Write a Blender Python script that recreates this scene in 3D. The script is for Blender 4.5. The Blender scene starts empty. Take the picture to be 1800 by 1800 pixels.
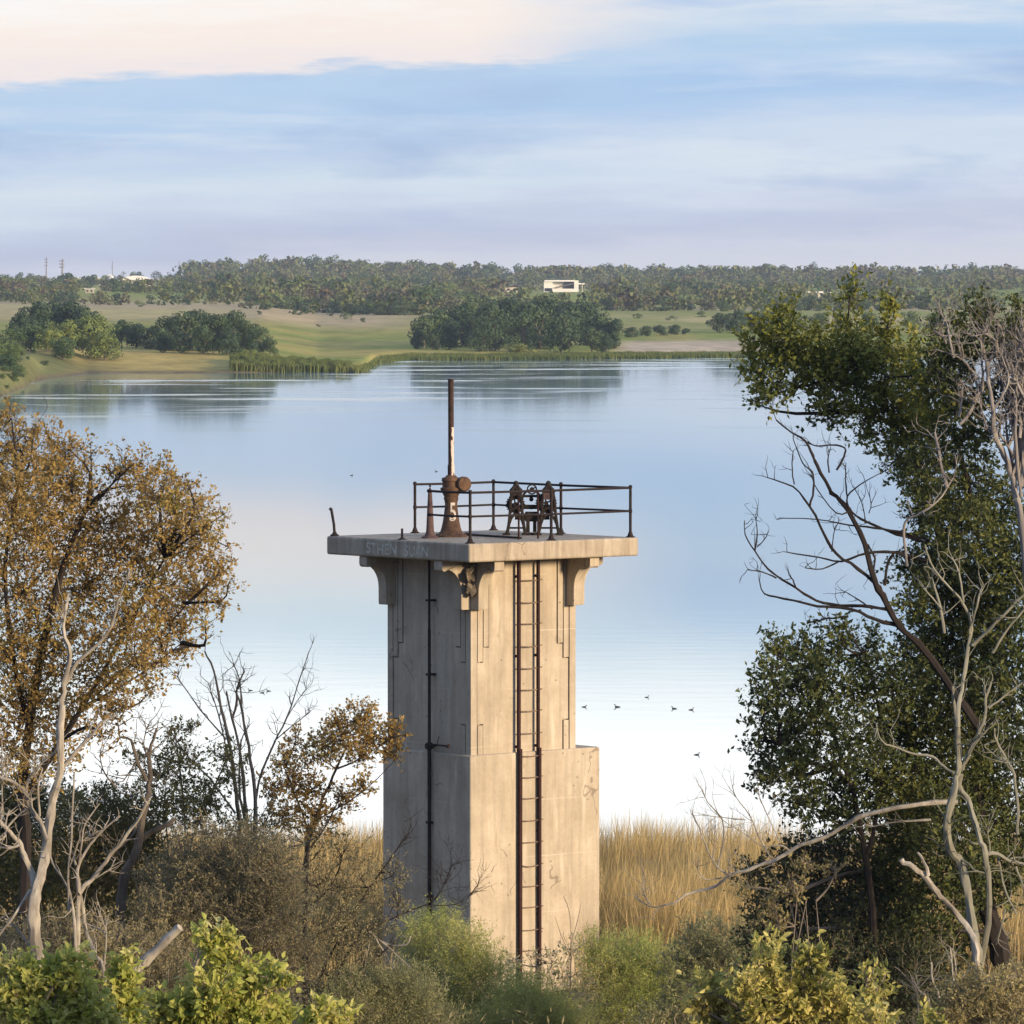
import bpy, math, random
import numpy as np
from mathutils import Vector

random.seed(7)
RNG = np.random.default_rng(11)
SC = bpy.context.scene
COL = SC.collection

# ------------------------------------------------------------------ camera
F = 9900.0                      # focal length in photo pixels (1800 px frame)
CAMZ = 16.0
PITCH = math.atan(400.0 / F)    # true horizon lies at y = 500 in the photo
cp, sp = math.cos(PITCH), math.sin(PITCH)
cam_d = bpy.data.cameras.new('camera')
cam = bpy.data.objects.new('camera', cam_d)
COL.objects.link(cam)
cam.location = (0, 0, CAMZ)
cam.rotation_euler = (math.pi / 2 - PITCH, 0, 0)
cam_d.sensor_width = 36.0
cam_d.lens = 36.0 * F / 1800.0
cam_d.clip_start = 0.5
cam_d.clip_end = 30000.0
SC.camera = cam


def P(px, py, Y):
    """photo pixel + distance -> world point"""
    dx = (px - 900.0) / F
    dy = -(py - 900.0) / F
    d = np.array([dx, cp + dy * sp, -sp + dy * cp])
    t = Y / d[1]
    return np.array([0, 0, CAMZ]) + d * t


def PZ(px, py, z):
    """photo pixel on the level plane z"""
    dx = (px - 900.0) / F
    dy = -(py - 900.0) / F
    d = np.array([dx, cp + dy * sp, -sp + dy * cp])
    t = (z - CAMZ) / d[2]
    return np.array([0, 0, CAMZ]) + d * t


# ------------------------------------------------------------------ object helpers
def tag(o, label=None, cat=None, group=None, kind=None):
    if label: o['label'] = label
    if cat: o['category'] = cat
    if group: o['group'] = group
    if kind: o['kind'] = kind
    return o


def empty(name, loc, label=None, cat=None, group=None):
    o = bpy.data.objects.new(name, None)
    o.empty_display_size = 0.2
    COL.objects.link(o)
    o.location = tuple(float(c) for c in loc)
    return tag(o, label, cat, group)


class MB:
    """collects vertices, quads and triangles for ONE mesh"""
    def __init__(s):
        s.v, s.q, s.t, s.n = [], [], [], 0

    def add(s, v, q=None, t=None):
        v = np.asarray(v, float).reshape(-1, 3)
        if q is not None and len(q):
            s.q.append(np.asarray(q, int).reshape(-1, 4) + s.n)
        if t is not None and len(t):
            s.t.append(np.asarray(t, int).reshape(-1, 3) + s.n)
        s.v.append(v)
        s.n += len(v)

    def box(s, c, ax, ay, az):
        """centre and three half-extent vectors"""
        c, ax, ay, az = (np.asarray(k, float) for k in (c, ax, ay, az))
        v = [c + i * ax + j * ay + k * az for k in (-1, 1) for j in (-1, 1) for i in (-1, 1)]
        s.add(v, [(0, 2, 3, 1), (4, 5, 7, 6), (0, 1, 5, 4), (2, 6, 7, 3), (0, 4, 6, 2), (1, 3, 7, 5)])

    def tube(s, pts, rad, n=6, cap=True, jit=0.0):
        pts = np.asarray(pts, float)
        m = len(pts)
        rad = np.broadcast_to(np.asarray(rad, float), (m,)) if np.ndim(rad) else np.full(m, float(rad))
        tg = np.gradient(pts, axis=0)
        tg /= np.linalg.norm(tg, axis=1)[:, None] + 1e-9
        ref = np.array([0, 1.0, 0]) if abs(tg[0][1]) < 0.9 else np.array([1.0, 0, 0])
        a = np.linspace(0, 2 * math.pi, n, endpoint=False)
        ring = []
        for i in range(m):
            x = np.cross(tg[i], ref); x /= np.linalg.norm(x) + 1e-9
            y = np.cross(tg[i], x)
            ref = np.cross(x, tg[i]) * 1.0
            r = rad[i] * (1 + jit * (RNG.random(n) - .5)) if jit else rad[i]
            ring.append(pts[i] + (np.cos(a) * r)[:, None] * x + (np.sin(a) * r)[:, None] * y)
        q = []
        for i in range(m - 1):
            for k in range(n):
                k2 = (k + 1) % n
                q.append((i * n + k, i * n + k2, (i + 1) * n + k2, (i + 1) * n + k))
        v = np.concatenate(ring)
        t = []
        if cap:
            v = np.concatenate([v, pts[:1], pts[-1:]])
            b, e = m * n, m * n + 1
            for k in range(n):
                k2 = (k + 1) % n
                t.append((b, k2, k)); t.append((e, (m - 1) * n + k, (m - 1) * n + k2))
        s.add(v, q, t)

    def lathe(s, c, prof, n=20, axis=(0, 0, 1), cap=True):
        """prof: (radius, height) list along axis"""
        c = np.asarray(c, float); axis = np.asarray(axis, float); axis /= np.linalg.norm(axis)
        ref = np.array([1.0, 0, 0]) if abs(axis[0]) < .9 else np.array([0, 1.0, 0])
        x = np.cross(ref, axis); x /= np.linalg.norm(x); y = np.cross(axis, x)
        a = np.linspace(0, 2 * math.pi, n, endpoint=False)
        v, q, t = [], [], []
        for r, h in prof:
            v.append(c + axis * h + (np.cos(a) * r)[:, None] * x + (np.sin(a) * r)[:, None] * y)
        m = len(prof)
        for i in range(m - 1):
            for k in range(n):
                k2 = (k + 1) % n
                q.append((i * n + k, i * n + k2, (i + 1) * n + k2, (i + 1) * n + k))
        v = np.concatenate(v)
        if cap:
            v = np.concatenate([v, [c + axis * prof[0][1], c + axis * prof[-1][1]]])
            for k in range(n):
                k2 = (k + 1) % n
                t.append((m * n, k2, k)); t.append((m * n + 1, (m - 1) * n + k, (m - 1) * n + k2))
        s.add(v, q, t)

    def prism(s, poly, o, ax, ay, depth, ctr=None):
        """2D polygon (ccw in ax/ay) swept along vector depth; o origin"""
        o, ax, ay, depth = (np.asarray(k, float) for k in (o, ax, ay, depth))
        n = len(poly)
        a = [o + p[0] * ax + p[1] * ay for p in poly]
        b = [p + depth for p in a]
        ca, cb = np.mean(a, axis=0), np.mean(b, axis=0)
        if ctr is not None: ca = o + ctr[0] * ax + ctr[1] * ay; cb = ca + depth
        t, q = [], []
        for i in range(n):
            j = (i + 1) % n
            q.append((i, j, n + j, n + i))
            t.append((2 * n, j, i)); t.append((2 * n + 1, n + i, n + j))
        s.add(a + b + [ca, cb], q, t)

    def build(s, name, mat, parent=None, origin=None, smooth=False, attr=None):
        me = bpy.data.meshes.new(name)
        v = np.concatenate(s.v) if s.v else np.zeros((0, 3))
        if origin is None:
            origin = np.array(parent.location) if parent is not None else np.zeros(3)
            if parent is not None and parent.parent is not None:
                origin = origin + np.array(parent.parent.location)
        v = v - np.asarray(origin, float)
        q = np.concatenate(s.q) if s.q else np.zeros((0, 4), int)
        t = np.concatenate(s.t) if s.t else np.zeros((0, 3), int)
        nq, nt = len(q), len(t)
        me.vertices.add(len(v)); me.vertices.foreach_set('co', v.astype(np.float32).ravel())
        me.loops.add(nq * 4 + nt * 3)
        me.loops.foreach_set('vertex_index', np.concatenate([q.ravel(), t.ravel()]).astype(np.int32))
        me.polygons.add(nq + nt)
        st = np.concatenate([np.arange(nq) * 4, nq * 4 + np.arange(nt) * 3]).astype(np.int32)
        me.polygons.foreach_set('loop_start', st)
        solid = nq > 0 and nq + nt < 60000
        me.polygons.foreach_set('use_smooth', np.full(nq + nt, bool(smooth or solid)))
        me.update(calc_edges=True)
        if solid and not smooth: me.set_sharp_from_angle(angle=math.radians(38))
        if mat is not None: me.materials.append(mat)
        o = bpy.data.objects.new(name, me)
        COL.objects.link(o)
        if parent is not None:
            o.parent = parent
        else:
            o.location = tuple(float(c) for c in origin)
        return o


def child_of(o, parent):
    """parent a mesh built in its grand-parent's frame"""
    o.parent = parent
    return o


# ------------------------------------------------------------------ materials
def srgb(r, g, b, k=1.0):
    f = lambda c: ((c / 255 + .055) / 1.055) ** 2.4 if c > 10 else c / 255 / 12.92
    return (f(r) * k, f(g) * k, f(b) * k, 1)


class NT:
    def __init__(s, nt): s.nt = nt
    def n(s, typ, **kw):
        x = s.nt.nodes.new(typ)
        for k, val in kw.items():
            if k.startswith('i_'):
                key = k[2:].replace('_', ' ')
                x.inputs[int(key) if key.isdigit() else key].default_value = val
            else:
                setattr(x, k, val)
        return x
    def l(s, a, b): s.nt.links.new(a, b)
    def noise(s, vec, scale, detail=4, rough=.55, **kw):
        x = s.n('ShaderNodeTexNoise')
        x.inputs['Scale'].default_value = scale; x.inputs['Detail'].default_value = detail
        x.inputs['Roughness'].default_value = rough
        if vec is not None: s.l(vec, x.inputs['Vector'])
        return x.outputs[0]
    def ramp(s, fac, stops, interp='LINEAR'):
        x = s.n('ShaderNodeValToRGB'); e = x.color_ramp.elements
        x.color_ramp.interpolation = interp
        while len(e) < len(stops): e.new(0.5)
        while len(e) > len(stops): e.remove(e[-1])
        for k, (p, c) in zip(e, stops):
            k.position = p; k.color = c if len(c) == 4 else (*c, 1)
        s.l(fac, x.inputs[0])
        return x.outputs[0]
    def mix(s, fac, a, b, mode='MIX'):
        x = s.n('ShaderNodeMix', data_type='RGBA', blend_type=mode)
        for sock, val in ((x.inputs[0], fac), (x.inputs[6], a), (x.inputs[7], b)):
            if hasattr(val, 'links'): s.l(val, sock)
            elif isinstance(val, (int, float)): sock.default_value = val
            else: sock.default_value = val if len(val) == 4 else (*val, 1)
        return x.outputs[2]
    def math(s, op, a, b=0.0, c=None, clamp=False):
        x = s.n('ShaderNodeMath', operation=op, use_clamp=clamp)
        for i, val in enumerate((a, b, c)):
            if val is None: continue
            if hasattr(val, 'links'): s.l(val, x.inputs[i])
            else: x.inputs[i].default_value = val
        return x.outputs[0]
    def scalevec(s, vec, xyz):
        x = s.n('ShaderNodeMapping'); x.inputs['Scale'].default_value = xyz
        s.l(vec, x.inputs[0]); return x.outputs[0]


def new_mat(name):
    m = bpy.data.materials.new(name); m.use_nodes = True
    t = NT(m.node_tree)
    b = m.node_tree.nodes['Principled BSDF']
    b.inputs['Specular IOR Level'].default_value = 0.3
    return m, t, b


def leaf_mat(name, cols, trans=0.3, rough=.55, patch=None, isl=.42, obj=0.0):
    m, t, b = new_mat(name)
    g = t.n('ShaderNodeNewGeometry')
    stops = [(i / max(1, len(cols) - 1), c) for i, c in enumerate(cols)]
    pos = t.n('ShaderNodeNewGeometry').outputs['Position']
    big = t.noise(pos, patch or .9, 2)
    r = t.math('ADD', t.math('MULTIPLY', g.outputs['Random Per Island'], isl), t.math('MULTIPLY_ADD', big, 1.6, -.8 + (.6 - isl) * .5 + .2 - obj * .5), clamp=True)
    if obj: r = t.math('ADD', r, t.math('MULTIPLY', t.n('ShaderNodeObjectInfo').outputs['Random'], obj), clamp=True)
    c = t.ramp(r, stops)
    t.l(c, b.inputs['Base Color'])
    b.inputs['Roughness'].default_value = rough
    tr = t.n('ShaderNodeBsdfTranslucent'); t.l(c, tr.inputs[0])
    mx = t.n('ShaderNodeMixShader'); mx.inputs[0].default_value = trans
    out = m.node_tree.nodes['Material Output']
    t.l(b.outputs[0], mx.inputs[1]); t.l(tr.outputs[0], mx.inputs[2]); t.l(mx.outputs[0], out.inputs[0])
    return m


def bark_mat(name, a, b_, scale=6.0):
    m, t, b = new_mat(name)
    pos = t.n('ShaderNodeNewGeometry').outputs['Position']
    v = t.scalevec(pos, (1, 1, .25))
    f = t.noise(v, scale, 5, .65)
    f2 = t.noise(pos, 1.3, 2)
    c = t.mix(t.math('MULTIPLY_ADD', f, 2.0, -.5, clamp=True), a, b_)
    c = t.mix(t.math('MULTIPLY_ADD', f2, 2.0, -.8, clamp=True), c, tuple(k * .6 for k in b_[:3]))
    t.l(c, b.inputs['Base Color']); b.inputs['Roughness'].default_value = .9
    bp = t.n('ShaderNodeBump'); bp.inputs['Strength'].default_value = .5; bp.inputs['Distance'].default_value = .02
    t.l(f, bp.inputs['Height']); t.l(bp.outputs[0], b.inputs['Normal'])
    return m


def flat_mat(name, c, rough=.7, metallic=0.0, var=.25, scale=3.0):
    m, t, b = new_mat(name)
    pos = t.n('ShaderNodeNewGeometry').outputs['Position']
    f = t.noise(pos, scale, 4)
    cc = t.mix(t.math('MULTIPLY_ADD', f, 1.6, -.3, clamp=True), tuple(k * (1 - var) for k in c), tuple(min(1, k * (1 + var)) for k in c))
    t.l(cc, b.inputs['Base Color']); b.inputs['Roughness'].default_value = rough
    b.inputs['Metallic'].default_value = metallic
    return m


def concrete_mat(name='weathered_concrete', tone=1.0):
    m, t, b = new_mat(name)
    pos = t.n('ShaderNodeNewGeometry').outputs['Position']
    n1 = t.noise(pos, 1.1, 8, .68)
    streak = t.noise(t.scalevec(pos, (5, 5, .35)), 1.0, 4, .6)
    fine = t.noise(pos, 14, 4, .7)
    k = lambda c: tuple(x * tone for x in c)
    c = t.ramp(n1, [(.25, k((.325, .27, .20))), (.5, k((.435, .375, .29))), (.75, k((.54, .48, .385)))])
    c = t.mix(t.math('MULTIPLY', t.math('MULTIPLY_ADD', streak, 3.6, -1.6, clamp=True), .6), c, k((.26, .222, .172)))
    c = t.mix(t.math('MULTIPLY', t.math('MULTIPLY_ADD', fine, 2.4, -1.1, clamp=True), .35), c, k((.24, .21, .17)))
    # pale lime runs
    lime = t.noise(t.scalevec(pos, (3.2, 3.2, .5)), 1.3, 3, .5)
    c = t.mix(t.math('MULTIPLY', t.math('MULTIPLY_ADD', lime, 7.0, -4.15, clamp=True), .5), c, k((.64, .57, .47)))
    # pour joints about every 1.25 m
    sep = t.n('ShaderNodeSeparateXYZ'); t.l(pos, sep.inputs[0])
    zz = t.math('ADD', sep.outputs[2], t.math('MULTIPLY', n1, .05))
    fr = t.math('FRACT', t.math('DIVIDE', zz, 1.22))
    j = t.math('LESS_THAN', fr, .018)
    jm = t.noise(pos, .8, 2)
    c = t.mix(t.math('MULTIPLY', t.math('MULTIPLY', j, .55), t.math('MULTIPLY_ADD', jm, 4, -1.7, clamp=True)), c, k((.58, .51, .41)))
    # shuttering boards
    sx = t.math('ADD', t.math('MULTIPLY', sep.outputs[0], 1.0), t.math('MULTIPLY', sep.outputs[1], .8))
    bd = t.n('ShaderNodeTexWhiteNoise', noise_dimensions='1D'); t.l(t.math('FLOOR', t.math('MULTIPLY', sx, 4.6)), bd.inputs['W'])
    c = t.mix(t.math('MULTIPLY', bd.outputs['Value'], .10), c, k((.26, .215, .16)))
    spall = t.math('GREATER_THAN', t.noise(pos, 2.3, 6, .7), .655)
    c = t.mix(t.math('MULTIPLY', spall, .45), c, k((.25, .20, .145)))
    # run-off stains under the platform
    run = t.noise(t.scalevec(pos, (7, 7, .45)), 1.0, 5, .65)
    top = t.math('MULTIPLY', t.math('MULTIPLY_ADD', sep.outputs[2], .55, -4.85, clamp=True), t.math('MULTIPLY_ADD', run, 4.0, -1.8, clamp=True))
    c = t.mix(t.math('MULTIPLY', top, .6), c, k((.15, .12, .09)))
    rusty = t.math('MULTIPLY', t.math('GREATER_THAN', t.noise(t.scalevec(pos, (9, 9, .6)), 1.0, 3, .5), .66), t.math('MULTIPLY_ADD', run, 3.0, -1.3, clamp=True))
    c = t.mix(t.math('MULTIPLY', rusty, .45), c, k((.26, .15, .08)))
    # cracks
    wn = t.n('ShaderNodeTexNoise'); wn.inputs['Scale'].default_value = 1.6; t.l(pos, wn.inputs['Vector'])
    wv = t.n('ShaderNodeVectorMath', operation='MULTIPLY_ADD'); t.l(wn.outputs['Color'], wv.inputs[0])
    wv.inputs[1].default_value = (.6, .6, .6); t.l(pos, wv.inputs[2])
    vo = t.n('ShaderNodeTexVoronoi', feature='DISTANCE_TO_EDGE'); vo.inputs['Scale'].default_value = 1.1
    t.l(wv.outputs[0], vo.inputs['Vector'])
    cr = t.math('LESS_THAN', vo.outputs['Distance'], .012)
    mask = t.math('GREATER_THAN', t.noise(pos, .7, 2), .615)
    c = t.mix(t.math('MULTIPLY', t.math('MULTIPLY', cr, mask), .5), c, (.10, .08, .06))
    # pits
    pv = t.n('ShaderNodeTexVoronoi'); pv.inputs['Scale'].default_value = 4.0; t.l(pos, pv.inputs['Vector'])
    pit = t.math('MULTIPLY', t.math('LESS_THAN', pv.outputs['Distance'], .10), t.math('GREATER_THAN', t.noise(pos, 1.1, 1), .56))
    c = t.mix(t.math('MULTIPLY', pit, .6), c, (.13, .11, .09))
    t.l(c, b.inputs['Base Color']); b.inputs['Roughness'].default_value = .92
    bp = t.n('ShaderNodeBump'); bp.inputs['Strength'].default_value = .35; bp.inputs['Distance'].default_value = .02
    t.l(t.math('ADD', fine, t.math('MULTIPLY', n1, .6)), bp.inputs['Height']); t.l(bp.outputs[0], b.inputs['Normal'])
    return m


def rust_mat(name, dark, light, scale=9.0, paint=None):
    m, t, b = new_mat(name)
    pos = t.n('ShaderNodeNewGeometry').outputs['Position']
    f = t.noise(pos, scale, 5, .65)
    c = t.mix(t.math('MULTIPLY_ADD', f, 2.6, -.8, clamp=True), dark, light)
    if paint:
        z0, z1, nx, ny = paint          # peeling white paint between two heights on the side towards (nx, ny)
        sep = t.n('ShaderNodeSeparateXYZ'); t.l(pos, sep.inputs[0])
        up = t.math('MULTIPLY', t.math('GREATER_THAN', sep.outputs[2], z0), t.math('LESS_THAN', sep.outputs[2], z1))
        nn = t.n('ShaderNodeVectorMath', operation='DOT_PRODUCT')
        t.l(t.n('ShaderNodeNewGeometry').outputs['Normal'], nn.inputs[0]); nn.inputs[1].default_value = (nx, ny, 0)
        side = t.math('GREATER_THAN', t.math('ADD', nn.outputs['Value'], t.math('MULTIPLY_ADD', t.noise(pos, 4.0, 3), 1.6, -.8)), .38)
        chips = t.math('GREATER_THAN', t.noise(t.scalevec(pos, (1, 1, .5)), 7.0, 3), .40)
        c = t.mix(t.math('MULTIPLY', t.math('MULTIPLY', up, side), chips), c, (.55, .47, .42))
    t.l(c, b.inputs['Base Color']); b.inputs['Roughness'].default_value = .82
    bp = t.n('ShaderNodeBump'); bp.inputs['Strength'].default_value = .4; bp.inputs['Distance'].default_value = .01
    t.l(f, bp.inputs['Height']); t.l(bp.outputs[0], b.inputs['Normal'])
    return m


M_CONC = concrete_mat()
M_SLAB = concrete_mat('slab_concrete', .93)
M_RAIL = rust_mat('dark_rusty_rail', (.010, .008, .009), (.032, .021, .019))
M_LADDER = rust_mat('dark_red_ladder', (.016, .007, .007), (.045, .014, .012))
M_RUNG = rust_mat('worn_tan_rung', (.09, .06, .042), (.24, .175, .13))
M_CAST = rust_mat('brown_rusty_cast_iron', (.05, .028, .018), (.15, .085, .05))
M_STEM = rust_mat('peeling_pipe', (.022, .013, .011), (.06, .031, .024), paint=(11.75, 12.9, .95, -.3))
M_PALECAST = rust_mat('faded_cast_iron', (.05, .028, .030), (.13, .082, .072))
M_HOIST = rust_mat('black_oily_iron', (.009, .007, .006), (.034, .025, .019))
M_WHITEPAINT = flat_mat('old_white_paint', (.62, .55, .47), var=.25, scale=20)
M_GRAFFITI, _t, _b = new_mat('faded_chalk_paint')
_p = _t.n('ShaderNodeNewGeometry').outputs['Position']
_t.l(_t.ramp(_t.noise(_p, 9.0, 6, .75), [(.36, (.36, .31, .24)), (.50, (.49, .455, .385)), (.72, (.58, .555, .49))]), _b.inputs['Base Color']); _b.inputs['Roughness'].default_value = .95

BARK_PALE = bark_mat('weathered_pale_wood', (.54, .51, .44), (.17, .145, .115), 9.0)
BARK_GREY = bark_mat('grey_bark', (.25, .215, .175), (.11, .088, .068))
BARK_DARK = bark_mat('dark_bark', (.040, .031, .027), (.016, .013, .012))
BARK_TWIG = bark_mat('brown_twig', (.36, .31, .25), (.17, .135, .10))
BARK_PINK = bark_mat('pinkish_dead_wood', (.37, .35, .33), (.17, .15, .14))

L_GOLD = leaf_mat('golden_brown_leaves', [(.155, .112, .036), (.30, .20, .062), (.43, .295, .095), (.31, .29, .07)], .38)
L_DARK = leaf_mat('dark_olive_leaves', [(.030, .048, .016), (.056, .078, .023), (.105, .122, .032), (.19, .19, .042)], .22)
L_TOP = leaf_mat('golden_olive_sunlit_top', [(.065, .090, .022), (.125, .15, .030), (.23, .24, .045), (.34, .31, .06)], .28)  # yellower top growth, with sunlight on the upper crown painted into the colour
L_DEEP = leaf_mat('deep_green_leaves', [(.035, .050, .022), (.06, .075, .032), (.11, .115, .05)], .22)
L_LIME = leaf_mat('lime_green_leaves', [(.25, .31, .065), (.41, .45, .10), (.57, .55, .17), (.70, .64, .30)], .5, patch=3.0)
L_LIMEY = leaf_mat('yellow_green_leaves', [(.17, .19, .05), (.33, .33, .09), (.55, .50, .16), (.72, .65, .28)], .4, patch=3.0)
L_FEATH = leaf_mat('feathery_green_leaves', [(.22, .29, .08), (.35, .40, .115), (.48, .49, .16), (.56, .52, .24)], .45)
L_GREY = leaf_mat('grey_green_leaves', [(.19, .215, .10), (.30, .31, .155), (.41, .38, .20)], .4)
L_SILVER = leaf_mat('pale_silvery_leaves', [(.24, .25, .12), (.42, .40, .22), (.66, .60, .42)], .3, patch=3.0)
L_BRUSH = leaf_mat('brown_olive_brush', [(.17, .155, .092), (.26, .235, .13), (.36, .315, .165)], .3)
L_OLIVE = leaf_mat('olive_green_leaves', [(.09, .095, .033), (.16, .155, .05), (.26, .23, .07)], .3)
L_TANBR = leaf_mat('tan_brown_leaves', [(.20, .175, .08), (.31, .27, .12), (.43, .37, .18)], .3)
L_FAR1 = leaf_mat('far_green_crown', [(.050, .095, .036), (.080, .13, .042), (.15, .20, .055)], .12, patch=.05, isl=.22, obj=.7)
L_FAR2 = leaf_mat('far_dark_crown', [(.034, .068, .036), (.052, .092, .042), (.085, .13, .048)], .12, patch=.05, isl=.22, obj=.7)
L_FAR3 = leaf_mat('far_olive_crown', [(.12, .165, .040), (.18, .23, .055), (.26, .28, .075)], .12, patch=.05, isl=.22, obj=.7)
L_FAR4 = leaf_mat('far_brown_crown', [(.09, .10, .06), (.125, .13, .07), (.16, .165, .08)], .12, patch=.05, isl=.22, obj=.7)
L_REED = leaf_mat('golden_reeds', [(.34, .245, .105), (.46, .345, .15), (.60, .465, .22), (.44, .38, .16)], .3, patch=.5, isl=.3)
L_REEDG = leaf_mat('green_reeds', [(.075, .115, .028), (.12, .16, .040), (.19, .21, .055)], .3, patch=.06)

# ------------------------------------------------------------------ terrain
TA = [-4000, -1500, -400, 0, 40, 70, 150, 400, 630, 648, 664, 720, 900, 1100, 1280, 1500, 2200, 3600, 6000]
TY = [160, 200, 780, 800, 880, 955, 1018, 1022, 1030, 1060, 1150, 1200, 1210, 1222, 1240, 1245, 1250, 500, 160]


def vnoise(x, y, seed=0):
    x = np.asarray(x, float); y = np.asarray(y, float)
    xi, yi = np.floor(x).astype(int), np.floor(y).astype(int)
    fx, fy = x - xi, y - yi
    fx = fx * fx * (3 - 2 * fx); fy = fy * fy * (3 - 2 * fy)
    def h(a, b):
        n = (a * 374761393 + b * 668265263 + seed * 974634777) & 0x7fffffff
        n = ((n ^ (n >> 13)) * 1274126177) & 0x7fffffff
        return (n & 0xffff) / 65535.0
    return (h(xi, yi) * (1 - fx) + h(xi + 1, yi) * fx) * (1 - fy) + (h(xi, yi + 1) * (1 - fx) + h(xi + 1, yi + 1) * fx) * fy


NEAR_Y = [-80, 3, 100, 119, 135, 143, 150, 165, 200]
NEAR_Z = [14.3, 14.3, 1.2, .8, .3, .05, -.5, -1.4, -2.0]
FAR_Y = [1222, 1300, 1500, 1800, 2100, 2600, 3200, 3800, 4250, 4700, 5600, 7000, 12000]
FAR_Z = [0, 1.3, 3.6, 6.7, 8.2, 10.0, 12.6, 15.2, 16.6, 15, 8, 3, 0]


def gz(X, Y):
    X = np.asarray(X, float); Y = np.asarray(Y, float)
    Yc = np.maximum(Y, 1.0)
    px = 900 + F * X / Yc
    ys = np.interp(px, TA, TY)
    wob = (vnoise(X / 22, Y / 40, 5) - .5) * 14 + (vnoise(X / 7, Y / 15, 6) - .5) * 5
    d = Y - ys + wob
    far = np.interp(Y, FAR_Y, FAR_Z)
    lift = np.clip(d / 90, 0, 1) * 2.1 * np.clip((560 - px) / 100, 0, 1)
    land = np.minimum(np.maximum(d, 0) * .02, 1.3) + np.maximum(far - 1.3, 0) + lift
    land += np.clip((Y - 2700) / 1100, 0, 1) * np.clip((px - 300) / 180, 0, 1) * np.clip((900 - px) / 250, 0, 1) * 4.5 * (Y < 5600)
    land += (vnoise(X / 160, Y / 260, 3) - .5) * np.clip((Y - 1500) / 800, 0, 1) * 4.0
    land = np.where(px < 330, land - np.clip((Y - 3000) / 1200, 0, 1) * 2.0 * np.clip((330 - px) / 150, 0, 1), land)
    lake = -np.minimum(np.maximum(-d, 0) * .03 + .05, 2.0)
    z = np.where(d > 0, land + .03, lake)
    near = np.interp(Y, NEAR_Y, NEAR_Z) + (vnoise(X / 5, Y / 5, 8) - .5) * .25 * np.clip((138 - Y) / 20, 0, 1)
    return np.where(Y < 200, near, z)


def GP(px, Y):
    X = (px - 900) / F * Y / cp * 1.0
    return np.array([X, Y, float(gz(X, Y))])


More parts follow.
